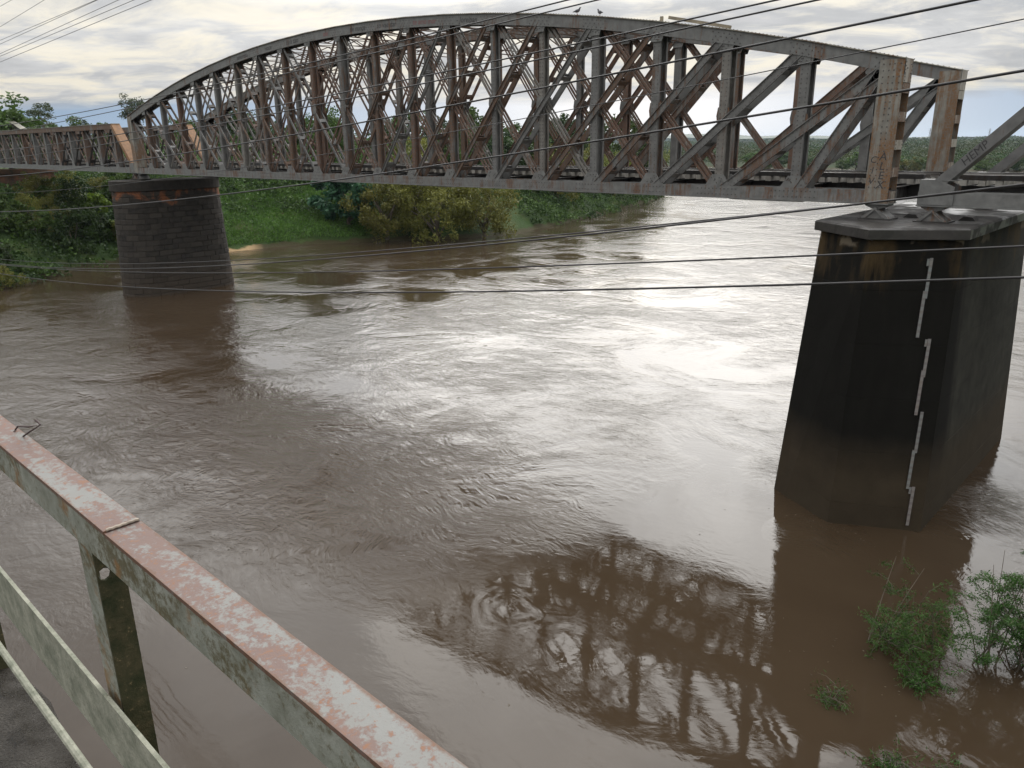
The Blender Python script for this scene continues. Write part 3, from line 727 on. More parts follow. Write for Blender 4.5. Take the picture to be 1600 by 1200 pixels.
def concrete_pier():
    root = thing('concrete_pier', 'tall black-stained concrete pier with pointed nose and slab cap at right', 'pier')
    def sec(z, g=0.0):
        k = (-0.86-z)/(-0.86-WZ)
        return nose(2.16+0.34*k-g, -2.62-0.72*k+g*1.2, -1.05-0.95*k+g*0.4, W+3.34+0.72*k-g*1.2, W+1.77+0.95*k-g*0.4, z)
    lv = [WZ-3.0, WZ+0.75, WZ+2.55, WZ+4.35, WZ+6.1, WZ+7.8, -0.86]
    for a, b in zip(lv[:-1], lv[1:]):
        MB().rings([sec(a+0.002, 0.010), sec(a+0.014), sec(b-0.014), sec(b-0.002, 0.010)]).build('concrete_lift', M_CONC, root)
    MB().rings([sec(lv[0]+0.05, 0.05), sec(-0.87, 0.05)]).build('core', M_CONC, root)
    r = []
    for z, e in ((-0.855, 0.10), (-0.83, 0.20), (-0.55, 0.20), (-0.50, 0.13)): r.append(nose(2.16+e, -2.62-e*1.2, -1.05-e*0.5, W+3.34+e*1.2, W+1.77+e*0.5, z))
    MB().rings(r).build('cap_slab', M_CAP, root)
    for x in (59.9, 61.65):
        for yc in YC: MB().box(x-0.52, x+0.52, yc-0.42, yc+0.42, -0.497, -0.462).build('bearing_pad', M_CAP, root)
    for x in (60.7, 62.4): MB().poly([(x-0.25, -0.498), (x+0.25, -0.498), (x+0.15, -0.38), (x-0.1, -0.36)], 1.2, 1.7).build('rubble', M_CAP, root)
    return root
concrete_pier()

# staff gauge boards on the nose face
def face_pt(u, z):
    """point on the right nose face of the concrete pier, u from tip (0) to shoulder (1)"""
    k = (-0.86-z)/(-0.86-WZ); a = np.array([PXC, -2.62-0.72*k]); b = np.array([PXC+2.16+0.34*k, -1.05-0.95*k])
    q = a+(b-a)*u; d = (b-a)/np.linalg.norm(b-a); n = np.array([d[1], -d[0]]); return q, d, n
def f_gauge(b, out):
    p = POS(); s = N('ShaderNodeSeparateXYZ'); L(p, s.inputs[0]); r = OBJRND()
    t = M('FRACT', M('MULTIPLY', s.outputs[2], 5.0))
    mark = M('GREATER_THAN', t, 0.6)
    c = MIX(r, (0.15, 0.185, 0.185), (0.20, 0.18, 0.175))
    c = MIX(M('MULTIPLY', mark, 0.35), c, (0.08, 0.05, 0.05)); c = MIX(RAMP(NOISE(p, 6, 5), [(0.45, 0), (0.7, 0.6)]), c, (0.20, 0.17, 0.14))
    setc(b, c, 0.45, 0, None, 0.4)
M_GAUGE = material('white_gauge_enamel', f_gauge)
boards = [((1453, 403), (1447, 466), 'topmost, bluish', 1), ((1442, 454), (1435, 527), 'second from the top, rusty pink upper half', 0), ((1449, 529), (1445, 589), 'third from the top, wide head', 1),
          ((1440, 578), (1432, 648), 'fourth from the top', 0), ((1438, 643), (1432, 707), 'fifth from the top, worn pinkish', 0), ((1426, 702), (1419, 763), 'sixth from the top', 0), ((1426, 760), (1418, 820), 'lowest, just above the water', 1)]
def on_face(x, y):
    best = None
    for it in np.linspace(-0.9, WZ, 600):
        q, d, n = face_pt(0, it); rr = ray(x, y); o2 = np.array([rr[0], rr[1]])
        t = ((q-CAM[:2])@n)/(o2@n); z = CAM[2]+t*rr[2]
        if best is None or abs(z-it) < best[0]:
            P = CAM+rr*t; best = (abs(z-it), (P[:2]-q)@d, it)
    return best[1], best[2]
for (a, b, lab, head) in boards:
    u, z1 = on_face(*a); u2, z0 = on_face(*b); u = (u+u2)/2
    def pt(u_, z, e): q, d, n = face_pt(0, z); w = q+d*u_+n*e; return (w[0], w[1], z)
    wd = 0.046
    def slab(u0, u1, za, zb, e0, e1):
        mb = MB(); mb.hexa([pt(u0, za, e0), pt(u1, za, e0), pt(u1, za, e1), pt(u0, za, e1), pt(u0, zb, e0), pt(u1, zb, e0), pt(u1, zb, e1), pt(u0, zb, e1)]); return mb
    bd = slab(u-wd, u+wd, z0, z1, 0.03, 0.05).build('gauge_board', M_GAUGE)
    tag(bd, f'narrow staff gauge board on the concrete pier, {lab}', 'gauge board', 'staff gauge boards on the pier')
    slab(u-0.045, u+0.045, z0+0.05, z1-0.05, 0.004, 0.029).build('backing_strip', M_DARKST, bd)
    if head: slab(u-wd-0.075, u-wd-0.010, z1-0.24, z1-0.02, 0.03, 0.048).build('number_plate', M_GAUGE, bd)

# masonry pier at the far left, half hidden by bushes
def f_redmas(b, out):
    p = POS(); n = NOISE(p, 1.5, 6, 0.6)
    c = MIX(RAMP(n, [(0.35, 0), (0.65, 1)]), (0.07, 0.05, 0.04), (0.26, 0.10, 0.05)); c = MIX(RAMP(OBJRND(), [(0, 0), (1, 0.5)]), c, (0.16, 0.12, 0.09))
    setc(b, c, 0.85, 0, BUMP(NOISE(p, 9, 5), 0.6, 0.04), 0.3)
M_RED = material('red_masonry', f_redmas)
ab = thing('red_masonry_pier', 'reddish masonry pier half hidden by bushes at far left', 'pier')
RX = -20.9
MB().box(-31.7+RX, -28.3+RX, -1.5, 8.6, WZ-1, -1.0).build('core', M_MORTAR, ab)
rng = random.Random(5)
for c in range(9):
    z0 = -1.0-0.45*(c+1)
    for k in range(9):
        y = -1.55+k*1.14+(c % 2)*0.3; MB().box(-28.32+RX, -28.2+RX+rng.uniform(-.02, .03), y, y+1.12, z0+0.01, z0+0.44).build('stone_block', M_RED, ab)
    for k in range(3):
        x = -31.7+RX+k*1.15; MB().box(x, x+1.13, -1.62-rng.uniform(0, .04), -1.48, z0+0.01, z0+0.44).build('stone_block', M_RED, ab)
MB().box(-31.95+RX, -28.0+RX, -1.85, 9.2, -0.985, -0.47).build('cap_course', M_RED, ab)

# ------------------------------------------------------------------ birds and plank on the arch
def bird(x, ang, label):
    o0 = Vector((x, YC[0]-0.05, chz(x)+0.03))
    prof = [(-0.19, 0.10, 0.012), (-0.10, 0.115, 0.028), (-0.04, 0.125, 0.060), (0.03, 0.135, 0.068), (0.085, 0.165, 0.052), (0.11, 0.205, 0.033), (0.122, 0.235, 0.031), (0.142, 0.252, 0.029), (0.165, 0.248, 0.012), (0.19, 0.240, 0.003)]
    mb = MB(); mb.tube([(a, 0, z) for a, z, r in prof], [r for a, z, r in prof], 10)
    b = mb.build('pigeon', M_BIRD, None, True); b.location = o0; b.rotation_euler.z = ang
    lg = MB()
    for s in (-1, 1): lg.tube([(0.0, s*0.025, 0.09), (0.01, s*0.025, 0.0), (0.05, s*0.03, 0.0)], 0.006, 5)
    lg.build('legs', M_REDP, b)
    for s in (-1, 1):
        w = MB(); w.rings([[(-0.16, s*0.02, 0.115), (-0.155, s*0.03, 0.105), (-0.15, s*0.03, 0.12)], [(-0.02, s*0.062, 0.10), (-0.02, s*0.074, 0.13), (-0.02, s*0.058, 0.165)], [(0.06, s*0.050, 0.12), (0.06, s*0.064, 0.145), (0.06, s*0.045, 0.175)]]).build('wing', M_BIRD, b)
    tag(b, label, 'bird', 'birds on top of the arch')
bird(46.85, R_(20), 'dark bird perched on the arch, nearer the crown, half behind a cable')
bird(48.05, R_(165), 'dark bird perched on the arch, right of the other, tail up')
xa, xb = 51.45, 54.0
MB().beam((xa, YC[0]-0.15, chz(xa)+0.16), (xb, YC[0]-0.15, chz(xb)+0.07), 0.22, 0.11).build('timber_plank', M_TIMBER)
tag(bpy.data.objects['timber_plank'], 'weathered timber plank lying on top of the arch', 'plank')
sb = MB().box(51.1, 51.2, YC[0]-0.3, YC[0]-0.2, chz(51.15)-0.01, chz(51.15)+0.17).build('timber_block', M_TIMBER); tag(sb, 'small upright timber block on the arch beside the plank', 'timber block')

# ------------------------------------------------------------------ cables
def cable(pts, Y, rad, label, mat, group='power cables across the view'):
    w = [aty(x, y, Y) for x, y in pts]; X = np.array([q[0] for q in w]); Z = np.array([q[2] for q in w])
    c = np.polyfit(X, Z, min(2, len(X)-1)); d = np.polyder(c)
    x0, x1 = X.min(), X.max()
    xs = np.r_[np.linspace(x0-38, x0, 20)[:-1], np.linspace(x0, x1, 40), np.linspace(x1, x1+14, 8)[1:]]
    z = np.where(xs < x0, np.polyval(c, x0)+np.polyval(d, x0)*(xs-x0)+0.0022*(xs-x0)**2, np.where(xs > x1, np.polyval(c, x1)+np.polyval(d, x1)*(xs-x1), np.polyval(c, xs)))
    mb = MB().tube([(a, Y, b) for a, b in zip(xs, z)], rad, 6)
    tag(mb.build('overhead_cable', mat, None, True), label, 'cable', group)
cable([(881, 0), (680, 52), (400, 119), (180, 164), (0, 197)], -18.0, 0.011, 'upper of the close cable pair crossing the crown of the arch', M_CABLE)
cable([(925, 0), (680, 62), (400, 127), (180, 172), (0, 208)], -17.4, 0.011, 'lower of the close cable pair crossing the crown of the arch', M_CABLE)
cable([(1210, 0), (1100, 26), (860, 77), (600, 128), (400, 176), (180, 209), (0, 236)], -19.0, 0.010, 'upper of the two cables leaving the top edge above the plank', M_CABLE)
cable([(1259, 0), (1100, 36), (860, 92), (600, 146), (400, 185), (180, 219), (0, 250)], -18.4, 0.011, 'lower of the two cables leaving the top edge above the plank', M_CABLE)
cable([(1517, 0), (1100, 85), (680, 172), (400, 223), (180, 253), (0, 276)], -19.4, 0.012, 'cable leaving the top edge above the right end post', M_CABLE)
cable([(1600, 24), (1100, 134), (680, 215), (336, 265), (180, 289), (0, 302)], -17.6, 0.0065, 'thin cable meeting the right edge near the top corner', M_CABLE)
cable([(1600, 109), (1100, 192), (680, 262), (400, 298), (180, 320), (0, 331)], -19.6, 0.0125, 'thick cable crossing both right end posts', M_CABLE)
cable([(1600, 287), (1375, 318), (1050, 349), (600, 392), (300, 409), (180, 412), (0, 405)], -18.2, 0.010, 'upper of two cables meeting below the right end post', M_CABLE)
cable([(1600, 284), (1375, 317), (1050, 355), (600, 396), (300, 417), (180, 420), (0, 412)], -18.9, 0.012, 'lower of two cables meeting below the right end post', M_CABLE)
cable([(1600, 380), (1260, 400), (1050, 410), (700, 424), (300, 426), (180, 423), (0, 414)], -19.2, 0.011, 'cable crossing the head of the concrete pier', M_CABLE)
cable([(1600, 431), (1260, 441), (1050, 451), (800, 458), (600, 459), (300, 453), (180, 445), (0, 428)], -19.5, 0.013, 'lowest cable crossing the topmost gauge board', M_CABLE)
for k, (a, b) in enumerate((((0, 10), (18, 0)), ((0, 42), (69, 0)), ((0, 63), (150, 0)), ((0, 69), (152, 0)), ((0, 84), (185, 0)), ((0, 88), (209, 0)), ((0, 97), (236, 0)))):
    cable([a, b], -14.0-0.4*k, 0.009, f'{ordinal(k)} cable from the corner among those crossing the top left sky', M_CABLE2, 'cables in the top left corner')

# ------------------------------------------------------------------ road bridge railing in front
def f_rail(top):
    def f(b, out):
        p = POS(); n = NOISE(p, 14, 8, 0.7); n2_ = NOISE(MAPV(p, (1, 3, 3)), 3.5, 5, 0.6); sp = NOISE(p, 70, 6, 0.75)
        if top:
            k = RAMP(M('ADD', M('MULTIPLY', n2_, 0.55), M('MULTIPLY', sp, 0.45)), [(0.465, 0), (0.52, 1)])
            c = MIX(k, MIX(n, (0.145, 0.152, 0.145), (0.21, 0.20, 0.182)), MIX(RAMP(n, [(0.3, 0), (0.7, 1)]), (0.105, 0.060, 0.048), (0.165, 0.106, 0.088)))
            c = MIX(RAMP(sp, [(0.56, 0), (0.64, 0.8)]), c, (0.20, 0.085, 0.035))
            s_ = N('ShaderNodeSeparateXYZ'); L(p, s_.inputs[0])      # rust creeping in from both edges of the bar
            ed = M('ABSOLUTE', M('SUBTRACT', s_.outputs[1], float(CAM[1]+0.362+0.029)))
            ek = RAMP(M('ADD', M('MULTIPLY', ed, 20.0), M('MULTIPLY', M('SUBTRACT', NOISE(p, 26, 6, 0.7), 0.5), 0.55)), [(0.50, 0), (0.60, 0.85)])
            c = MIX(ek, c, (0.115, 0.055, 0.028))
            setc(b, c, RAMP(n, [(0.3, 0.45), (0.7, 0.75)]), 0, BUMP(sp, 0.35, 0.003), 0.5)
        else:
            c = MIX(RAMP(n, [(0.35, 0), (0.65, 1)]), (0.16, 0.165, 0.13), (0.30, 0.31, 0.27))
            c = MIX(RAMP(M('ADD', M('MULTIPLY', n2_, 0.5), M('MULTIPLY', sp, 0.5)), [(0.50, 0), (0.58, 0.9)]), c, (0.09, 0.075, 0.035))
            c = MIX(RAMP(NOISE(p, 9, 7, 0.7), [(0.56, 0), (0.64, 0.85)]), c, (0.20, 0.105, 0.035))
            setc(b, c, 0.6, 0, BUMP(sp, 0.5, 0.004), 0.4)
    return f
M_RTOP = material('worn_red_railing_paint', f_rail(True)); M_RSIDE = material('worn_green_railing_paint', f_rail(False))
def f_moss(b, out):
    p = POS(); n = NOISE(p, 20, 8, 0.7); s = NOISE(p, 80, 6, 0.75)
    c = MIX(RAMP(n, [(0.35, 0), (0.65, 1)]), (0.022, 0.028, 0.010), (0.075, 0.062, 0.032)); c = MIX(RAMP(s, [(0.60, 0), (0.70, 0.9)]), c, (0.22, 0.17, 0.09))
    setc(b, c, 0.8, 0, BUMP(s, 0.8, 0.006), 0.3)
M_MOSS = material('mossy_rusted_post', f_moss)
def f_lichen(b, out):
    p = POS(); n = NOISE(p, 18, 8, 0.7); s = NOISE(p, 75, 6, 0.75)
    c = MIX(RAMP(n, [(0.35, 0), (0.65, 1)]), (0.15, 0.16, 0.12), (0.34, 0.335, 0.27)); c = MIX(RAMP(s, [(0.56, 0), (0.68, 0.8)]), c, (0.10, 0.09, 0.06))
    setc(b, c, 0.75, 0, BUMP(s, 0.7, 0.004), 0.3)
M_LICH = material('lichened_bar', f_lichen)
rl = thing('bridge_railing', 'rusty painted angle-iron railing at the lower left corner', 'railing', (0, 0, 0))
cx, cy, cz = CAM; RY = cy+0.362; ZT = cz-0.6
x0r, x1r = cx-9.0, cx+5.0
def ridge(mb, x0, x1, y0, y1, z0, z1, n=60, jit=0.0): mb.box(x0, x1, y0, y1, z0, z1)
mb = MB(); XJ = cx-1.26
tr = MB().loft([(x0r, RY, ZT), (XJ-0.002, RY, ZT)], [(0, -0.007), (0.0, 0.0), (0.058, 0.0), (0.058, -0.007)]).build('top_rail', M_RTOP, rl)
tr2 = MB().loft([(XJ+0.002, RY, ZT-0.002), (x1r, RY, ZT-0.002)], [(0, -0.007), (0.0, 0.0), (0.059, 0.0), (0.059, -0.007)]).build('top_rail', M_RTOP, rl)
MB().loft([(x0r, RY, ZT), (x1r, RY, ZT)], [(0.0012, -0.073), (0.0012, -0.0095), (0.008, -0.0095), (0.008, -0.073)]).build('rail_flange', M_RSIDE, rl)
MB().tube([(XJ, RY+0.004+k*0.0052, ZT+0.0015+0.001*(k % 2)) for k in range(11)], 0.0026, 6).build('weld_seam', M_WELD, tr)
for k, px_ in enumerate((-1.375, -2.66, -3.95, 0)):
    if k == 3: continue
    X = cx+px_; zb = cz-1.72
    mb = MB(); hy, hz_ = RY+0.022, cz-0.735
    ya, yb = RY+0.0095, RY+0.057; zt = ZT-0.009; hr = 0.011
    ring = [(hy+hr*math.cos(t), hz_+hr*1.15*math.sin(t)) for t in np.linspace(0, 2*math.pi, 9)[:-1]]
    outer = [(yb, hz_), (yb, zt), (hy, zt), (ya, zt), (ya, hz_), (ya, zb), (hy, zb), (yb, zb)]
    for xx in (X-0.006, X): mb.v += [(xx, y, z) for y, z in ring]+[(xx, y, z) for y, z in outer]
    for j in range(8):
        q = (j+1) % 8; mb.f += [(j, q, 8+q, 8+j), (16+j, 24+j, 24+q, 16+q), (j, 16+j, 16+q, q), (8+j, 8+q, 24+q, 24+j)]
    po = mb.build('post', M_MOSS, rl)
    MB().box(X-0.075, X-0.0065, RY+0.0095, RY+0.016, zb, zt).build('post_flange', M_RSIDE, po)
MB().box(x0r, x1r, RY-0.010, RY-0.002, cz-1.147, cz-1.0).build('flat_bar', M_LICH, rl)
pr = [(x, RY+0.003*math.sin(x*3), cz-1.375+0.004*math.sin(x*2.1)) for x in np.linspace(x0r, x1r, 60)]
MB().tube(pr, 0.0095, 8).build('lower_rod', M_LICH, rl)
hk = [aty(x, y, RY+0.05) for x, y in ((30, 684), (20, 677), (28, 666), (44, 667), (63, 664), (46, 675), (33, 684))]
hk += [hk[4]*0.995+aty(56, 657, RY+0.05)*0.005]
wp = [Vector(p) for p in hk[:7]]
w1 = MB().tube(wp, 0.0019, 6); w1.tube([Vector(aty(63, 664, RY+0.05)), Vector(aty(60, 660, RY+0.05)), Vector(aty(56, 657, RY+0.05))], [0.0018, 0.0018, 0.003], 6)
foot = Vector(aty(32, 684, RY+0.05)); w1.tube([foot, Vector((foot.x-0.02, RY+0.045, ZT+0.001))], 0.0018, 6)
tag(w1.build('bent_wire', M_WIRE), 'bent loop of rusty wire sticking up from the railing', 'wire')
def f_deck(b, out):
    p = POS(); n = NOISE(p, 3, 7, 0.65); s = NOISE(p, 45, 6, 0.7)
    c = MIX(RAMP(n, [(0.35, 0), (0.65, 1)]), (0.020, 0.016, 0.011), (0.055, 0.045, 0.033))
    setc(b, c, RAMP(n, [(0.4, 0.18), (0.62, 0.7)]), 0, BUMP(M('ADD', s, NOISE(p, 150, 3)), 1.0, 0.02), 0.5)
MD = material('wet_rough_concrete', f_deck)
dk = thing('road_bridge_deck', 'wet rough concrete deck edge under the railing', 'bridge deck')
rng = random.Random(2); xs_ = np.linspace(cx-45, cx+25, 700)
edge = [RY+0.085+0.012*math.sin(x*9)+0.008*math.sin(x*23)+rng.uniform(-0.008, 0.008) for x in xs_]
mb = MB()
ringsd = [[(x, cy-8.5, cz-1.95), (x, e-0.01, cz-1.95), (x, e, cz-1.66), (x, e-0.02, cz-1.62), (x, e-0.10, cz-1.605), (x, cy-8.5, cz-1.60)] for x, e in zip(xs_, edge)]
mb.rings(ringsd).build('slab', MD, dk)
for xg in (cx-30, cx-8, cx+14): MB().box(xg-0.5, xg+0.5, cy-7.5, cy-1.2, WZ-3, cz-1.953).build('support', M_CONC, dk)
MB().box(cx-45, cx+25, cy-1.4, cy-1.0, cz-2.9, cz-1.952).build('girder', M_CONC, dk)

# ------------------------------------------------------------------ vegetation
def leafmat(name, a, b_, trans=0.25):
    def f(b, out):
        r = ISL(); o = OBJRND(); p = POS()
        c = MIX(r, a, b_); c = MIX(RAMP(NOISE(p, 0.45, 3), [(0.4, 0.0), (0.62, 0.45)]), c, tuple(x*1.35 for x in b_))
        hs = N('ShaderNodeHueSaturation'); L(c, hs.inputs['Color']); L(M('ADD', 0.8, M('MULTIPLY', o, 0.4)), hs.inputs['Value']); L(M('ADD', 0.485, M('MULTIPLY', o, 0.03)), hs.inputs['Hue'])
        setc(b, hs.outputs[0], 0.55, 0, None, 0.3)
        tr = N('ShaderNodeBsdfTranslucent'); L(hs.outputs[0], tr.inputs[0]); m = N('ShaderNodeMixShader'); m.inputs[0].default_value = trans
        L(b.outputs[0], m.inputs[1]); L(tr.outputs[0], m.inputs[2]); L(m.outputs[0], out.inputs[0])
    return material(name, f)
F_DARK = leafmat('dark_green_leaves', (0.013, 0.031, 0.007), (0.040, 0.072, 0.017))
F_MID = leafmat('mid_green_leaves', (0.028, 0.058, 0.011), (0.074, 0.120, 0.024))
F_WILL = leafmat('olive_willow_leaves', (0.075, 0.090, 0.014), (0.175, 0.175, 0.036))
F_BLUE = leafmat('blue_green_leaves', (0.012, 0.046, 0.021), (0.038, 0.100, 0.046))
F_BRIGHT = leafmat('bright_lime_leaves', (0.085, 0.15, 0.015), (0.16, 0.25, 0.032))
F_EUC = leafmat('grey_green_leaves', (0.036, 0.050, 0.022), (0.075, 0.090, 0.042))
F_SHRUB = leafmat('fresh_shrub_leaves', (0.022, 0.060, 0.012), (0.058, 0.135, 0.026))
F_GRASS = leafmat('bank_grass_blades', (0.045, 0.100, 0.014), (0.090, 0.165, 0.028))
M_BARK = plain('grey_bark', (0.11, 0.09, 0.07), 0.9, 0.35, 3)
def leaves(rng, C, size, droop=0.0, aspect=0.5):
    n = len(C); d = rng.normal(size=(n, 3)); d[:, 2] = d[:, 2]*(1-0.5*droop)-droop*1.4; d /= np.linalg.norm(d, axis=1)[:, None]
    e = rng.normal(size=(n, 3)); e -= (e*d).sum(1)[:, None]*d; e /= np.linalg.norm(e, axis=1)[:, None]
    s = (size*rng.uniform(0.6, 1.35, n))[:, None]
    return np.stack([C-d*s*0.5, C+e*s*aspect*0.5, C+d*s*0.5, C-e*s*aspect*0.5], 1)
def crown(seed, r, ncl, nlf, size, clump=0.26, droop=0.0, shell=0.55, aspect=0.55, flat=0.75, base=-0.75):
    rng = np.random.default_rng(seed); r = np.array(r)
    ph = rng.uniform(0, 6.28, 6)
    d = rng.normal(size=(ncl*3, 3)); d /= np.linalg.norm(d, axis=1)[:, None]; d = d[d[:, 2] > base][:ncl]; ncl = len(d)
    az = np.arctan2(d[:, 1], d[:, 0]); lump = 1+0.16*np.sin(2*az+ph[0])+0.13*np.sin(3*az+ph[1]+2*d[:, 2])+0.12*np.sin(5*d[:, 2]+ph[2]+az)
    rad = (shell+(1-shell)*rng.uniform(0, 1, ncl)**0.6)*lump
    cc = d*rad[:, None]*r; cr = clump*rng.uniform(0.6, 1.3, ncl)*r.mean()
    k = rng.integers(0, ncl, ncl*nlf); o = rng.normal(size=(len(k), 3)); o /= np.linalg.norm(o, axis=1)[:, None]; o *= rng.uniform(0, 1, len(k))[:, None]**0.45
    o[:, 2] = o[:, 2]*flat-(droop*rng.uniform(0, 1.6, len(k)))
    C = cc[k]+o*cr[k][:, None]
    return leaves(rng, C, size, droop, aspect), cc
def trunk_mesh(seed, h, r0, cc, zc, nb=7, depth=0.8):
    rng = random.Random(seed); mb = MB(); pts = []; x = y = 0
    for k in range(6): pts.append((x, y, -depth+(h+depth)*k/5)); x += rng.uniform(-.05, .05)*h; y += rng.uniform(-.05, .05)*h
    mb.tube(pts, [r0*(1.15-0.16*k) for k in range(6)], 7)
    sel = list(range(len(cc))); rng.shuffle(sel)
    for i in sel[:nb]:
        t = Vector(cc[i])+Vector((0, 0, zc)); s = Vector(pts[rng.choice((2, 3, 4))]); m = s.lerp(t, 0.5)+Vector((0, 0, 0.06*h))
        mb.tube([s, m, t], [r0*0.5, r0*0.32, r0*0.1], 5)
    return mb.mesh('trunk', M_BARK, True)
KINDS = {}
def kind(name, mat, variants, **kw):
    zc, tr = kw.pop('zc'), kw.pop('trunk'); out = []
    for s in range(variants):
        V, cc = crown(hash(name) % 1 + 11*s+sum(map(ord, name)), **kw); V = V.copy(); V[:, :, 2] += zc
        out.append((quads('crown', V, mat), trunk_mesh(s+5, tr[0], tr[1], cc, zc)))
    KINDS[name] = out
kind('round', F_DARK, 3, r=(3.0, 3.0, 3.4), ncl=70, nlf=70, size=0.36, zc=4.6, trunk=(3.2, 0.22))
kind('mid', F_MID, 3, r=(3.0, 3.0, 3.0), ncl=70, nlf=70, size=0.36, zc=4.2, trunk=(3.0, 0.20))
kind('willow', F_WILL, 3, r=(3.2, 3.2, 3.0), ncl=95, nlf=95, size=0.30, droop=0.6, aspect=0.3, clump=0.22, shell=0.4, base=-0.9, zc=3.3, trunk=(2.4, 0.22))
kind('broad', F_BLUE, 2, r=(2.6, 2.6, 2.7), ncl=70, nlf=60, size=0.42, aspect=0.75, clump=0.24, base=-0.9, zc=2.7, trunk=(2.0, 0.2))
kind('tall', F_EUC, 3, r=(2.6, 2.6, 4.0), ncl=30, nlf=85, size=0.32, clump=0.30, shell=0.3, zc=9.6, trunk=(8.5, 0.24))
kind('shrub', F_MID, 3, r=(1.7, 1.7, 1.5), ncl=45, nlf=60, size=0.27, base=-0.95, zc=1.1, trunk=(0.9, 0.08))
kind('shrubd', F_DARK, 3, r=(1.8, 1.8, 1.6), ncl=45, nlf=60, size=0.27, base=-0.95, zc=1.2, trunk=(0.9, 0.08))
kind('lime', F_BRIGHT, 1, r=(1.5, 1.5, 1.3), ncl=30, nlf=45, size=0.34, aspect=0.7, clump=0.3, zc=2.6, trunk=(2.0, 0.08))
kind('wshrub', F_WILL, 2, r=(1.8, 1.8, 1.4), ncl=50, nlf=60, size=0.24, droop=0.5, aspect=0.3, base=-0.95, zc=1.1, trunk=(0.9, 0.08))
trng = random.Random(11); plants = []
def plant(kd, name, x, y, s, sz=None, z=None, cat='tree'):
    v = trng.randrange(len(KINDS[kd])); c, t = KINDS[kd][v]
    if z is None: z = float(ground_z([(x, y)])[0])-0.15
    e = link(name, None, None, (x, y, z)); e.scale = (s, s, sz or s); e.rotation_euler.z = trng.uniform(0, 6.28); e.empty_display_size = 0.3
    link('trunk', t, e); link('crown', c, e); e['category'] = cat; plants.append(e); return e
KH = {'round': 8.3, 'mid': 7.5, 'willow': 6.5, 'broad': 5.6, 'tall': 14.0}
def to_top(e, kd, ytop):
    D = np.hypot(e.location.x-CAM[0], e.location.y-CAM[1])*0.93; zt = CAM[2]+(215-ytop)/FPX*D
    e.scale.z = max(0.25, (zt-e.location.z)/KH[kd]); w = min(e.scale.x, e.scale.z*1.35); e.scale.x = e.scale.y = max(w, 0.55); return e
def label_row(objs, fmt, group):
    objs = sorted(objs, key=lambda o: scrx(o.location))
    for k, o in enumerate(objs): tag(o, fmt.format(ordinal(k)), None, group)
# the bank behind the stone pier, left to right
b_ = plant('broad', 'broadleaf_bush', *atz(545, 376, WZ)[:2]+np.array([-1.2, 1.0]), 1.5, 1.4, None, 'bush'); tag(b_, 'round blue-green broadleaf bush at the end of the grass bank', None)
for (px_, py_, s, sz, lab) in ((612, 379, 1.0, 1.05, 'olive willow at the water beside the blue-green bush'), (690, 378, 1.12, 1.12, 'olive willow at the water, middle of the willow clump'),
                               (762, 373, 1.05, 1.05, 'widest olive willow hanging over the water at the clump\'s right end'), (655, 372, 1.2, 1.3, 'taller olive willow standing behind the clump at the water'),
                               (880, 340, 1.15, 1.0, 'olive willow on the bank farther upstream, alone below the deck'), (965, 322, 1.2, 0.95, 'farthest olive willow on the left bank')):
    q = atz(px_, py_, WZ); tag(plant('willow', 'willow_tree', q[0]-2.0, q[1]+1.0, s*1.45, sz*1.35), lab, None, 'olive willows at the water')
row = []
for px_, py_, s, kd in ((365, 352, 1.0, 'round'), (395, 348, 1.0, 'tall'), (405, 346, 1.1, 'mid'), (440, 350, 0.95, 'broad'), (470, 352, 1.0, 'round'), (505, 355, 1.15, 'mid'), (480, 344, 1.2, 'round'), (560, 350, 1.3, 'mid'), (590, 345, 1.3, 'round'),
                        (640, 345, 1.4, 'mid'), (700, 340, 1.45, 'round'), (745, 338, 1.5, 'mid'), (800, 345, 1.2, 'round'), (835, 342, 1.0, 'round'), (850, 332, 1.35, 'mid'), (905, 328, 1.3, 'round'), (940, 320, 1.4, 'willow'), (990, 315, 1.3, 'mid'), (1015, 309, 1.2, 'round'),
                        (1035, 304, 1.2, 'willow'), (820, 330, 1.6, 'round'), (760, 330, 1.7, 'round'), (870, 322, 1.5, 'round')):
    q = atz(px_, py_, WZ); d = np.array([-6.0, 2.5])
    row.append(to_top(plant(kd, 'bank_tree', q[0]+d[0], q[1]+d[1], s*trng.uniform(1.1, 1.4)), kd, trng.uniform(165, 215)))
label_row(row, '{} tree from the stone pier in the green row behind the willows', 'trees along the left bank')
row = []
for x, y, s in ((-62, 48, 1.05), (-52, 55, .95), (-46, 62, .9), (-50, 72, 1.0), (-44, 82, 1.05), (-46, 95, 1.1), (-52, 38, 1.0), (-40, 47, .8), (-70, 60, 1.05), (-58, 88, 1.1), (-48, 118, 1.1), (-60, 140, 1.2)):
    kd = trng.choice(('round', 'mid', 'mid', 'tall')); row.append(to_top(plant(kd, 'background_tree', x, y, s*1.5), kd, trng.uniform(155, 190)))
label_row(row, '{} from the left of the tall trees seen through the lattice', 'tall trees seen through the lattice')
